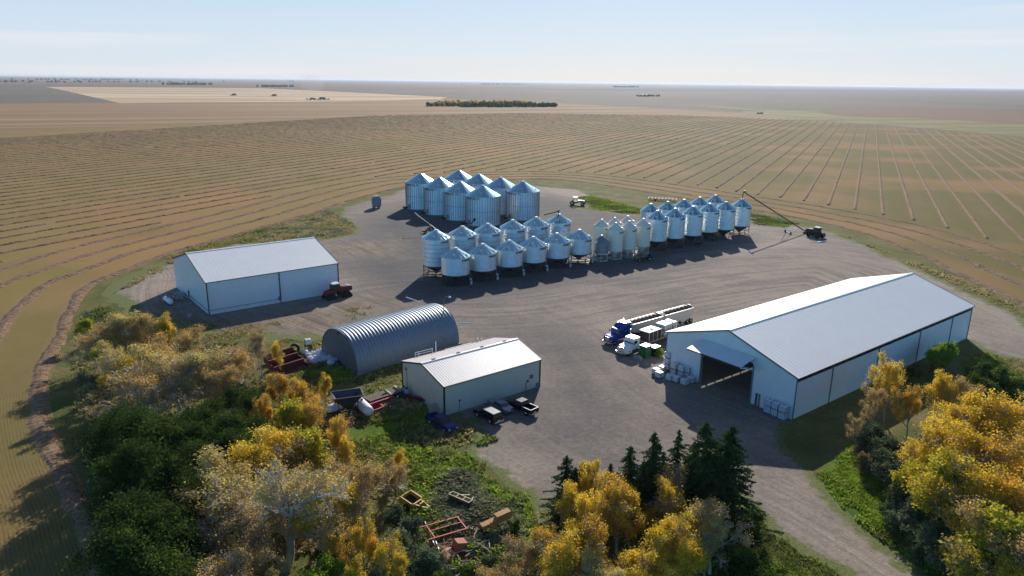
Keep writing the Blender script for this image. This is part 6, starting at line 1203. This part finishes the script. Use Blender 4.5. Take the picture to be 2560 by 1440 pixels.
blades('weeds', [(1990, 555), (2150, 600), (2300, 660), (2440, 710), (2560, 770), (2560, 800), (2400, 720), (2190, 625), (2080, 582)], 3500, [G_mid, G_dry, G_dry], .35, 'rough weedy edge between gravel and crop on the right', 8, thr=.45)
blades('weeds', [(260, 750), (420, 640), (590, 590), (700, 555), (650, 600), (480, 650), (300, 730)], 5000, [G_mid, G_dry], .4, 'rough weedy edge round the left end of the yard', 9, thr=.45)
blades('weeds', [(430, 800), (560, 800), (700, 790), (900, 750), (980, 770), (820, 845), (700, 870), (600, 860), (450, 850)], 5000, [G_mid, G_dry, G_dry], .22, 'thin weeds on the rutted dirt behind the arch hut', 10, thr=.58)
blades('grass', [(200, 780), (260, 760), (440, 850), (640, 860), (640, 960), (800, 1100), (980, 1130), (960, 1300), (1000, 1440), (300, 1440), (190, 1150), (180, 900)], 16000, [G_mid, G_grey, G_dry], .5, 'rough undergrowth beneath the left tree belt', 11, thr=.3, avoid=[YR])
blades('grass', [(2420, 870), (2560, 905), (2700, 990), (2560, 1000), (2430, 930)], 3500, [G_lush, G_mid, G_dry], .4, 'grass beyond the round green tree at right', 12, avoid=[YR, SHEDP], thr=.35)
blades('grass', [(1360, 1250), (1560, 1235), (1700, 1240), (1850, 1270), (1870, 1440), (1300, 1440), (1340, 1330)], 7000, [G_mid, G_grey, G_dry], .5, 'rough undergrowth beneath the middle clump of trees', 13, avoid=[YR], thr=.3)
blades('weeds', [(1150, 1075), (1200, 1085), (1250, 1100), (1190, 1120), (1140, 1110)], 900, [G_mid, G_lush], .5, 'weeds at the gravel edge before the parked wagon', 14, thr=.3)
# small rusty bits in the weeds
o = E('scrap_heap', G(1150, 1345), 0, 'scatter of small rusty bars and plates half sunk in the weeds', 'scrap'); mb = MB()
for i in range(110):
    q = rs.normal(0, 1, 2)*(4.2, 3.2); t = rs.rand()*6.28; z = .1+rs.rand()*.35; L7 = rs.uniform(.4, 1.6)
    if i % 3: mb.bar((q[0], q[1], z), (q[0]+L7*cos(t), q[1]+L7*sin(t), z+rs.normal(0, .15)), rs.uniform(.05, .14))
    else: mb.box((q[0], q[1], z), (rs.uniform(.3, .9), rs.uniform(.2, .6), .05), rz=t, rx=rs.normal(0, .4), ry=rs.normal(0, .3))
h = mb.build('rusty_pieces', rust, o); h['kind'] = 'stuff'
# fallen branches in the brush
o = E('brush_pile', G(1190, 1400), 0, 'tangle of grey dead branches in the brush below the scrap', 'branches'); segs = []
for i in range(60):
    p = np.append(rs.normal(0, 1, 2)*(4.0, 1.8), .1+rs.rand()*.5); t = rs.rand()*6.28; pts = [p]
    for j in range(4): t += rs.normal(0, .3); pts.append(pts[-1]+np.array([cos(t), sin(t), rs.normal(.05, .15)])*rs.uniform(.4, .9)); pts[-1][2] = max(pts[-1][2], .08)
    segs.append((pts, np.linspace(.06, .02, 5)*rs.uniform(.6, 1.6), 0))
V, F = tubes(segs, .015); h = fastmesh('dead_branches', V, F, bark, o); h['kind'] = 'stuff'

# ---------------- air ----------------
mh = bpy.data.materials.new('haze_air'); mh.use_nodes = True; ntv = mh.node_tree; ntv.nodes.remove(ntv.nodes['Principled BSDF'])
pv = ntv.nodes.new('ShaderNodeVolumePrincipled'); pv.inputs['Color'].default_value = (.70, .82, 1, 1); pv.inputs['Density'].default_value = 3.8e-5; pv.inputs['Anisotropy'].default_value = .3
ntv.links.new(pv.outputs[0], ntv.nodes['Material Output'].inputs['Volume'])
mb = MB(); mb.box((0, 0, 27), (82000, 82000, 57)); o = mb.build('haze', mh); o['kind'] = 'stuff'
# dust raised by the harvest far away
md = bpy.data.materials.new('dust_air'); md.use_nodes = True; ntd = md.node_tree; ntd.nodes.remove(ntd.nodes['Principled BSDF'])
pd_ = ntd.nodes.new('ShaderNodeVolumePrincipled'); pd_.inputs['Color'].default_value = (1, .92, .84, 1); pd_.inputs['Density'].default_value = .003
ntd.links.new(pd_.outputs[0], ntd.nodes['Material Output'].inputs['Volume'])
for (px, py, z, sx, sz, lab) in [(618, 238.5, 6, 70, 7, 'pale dust trailing behind the left combine in the far field'), (782, 234, 34, 45, 34, 'faint dust plume rising over the far pale field'), (720, 239.5, 5, 60, 6, 'low dust trailing behind the right combine in the far field')]:
    p = G(px, py); mb = MB(); V = []; n, m_ = 16, 8; mb.lathe([(max(sin(pi*i/m_), .001), -cos(pi*i/m_)) for i in range(m_+1)], n, cap=False)
    o = mb.build('dust_cloud', md); o.location = (p.x, p.y, z+1.0); o.scale = (sx, 40, sz); tag(o, lab, 'dust', kind='stuff')
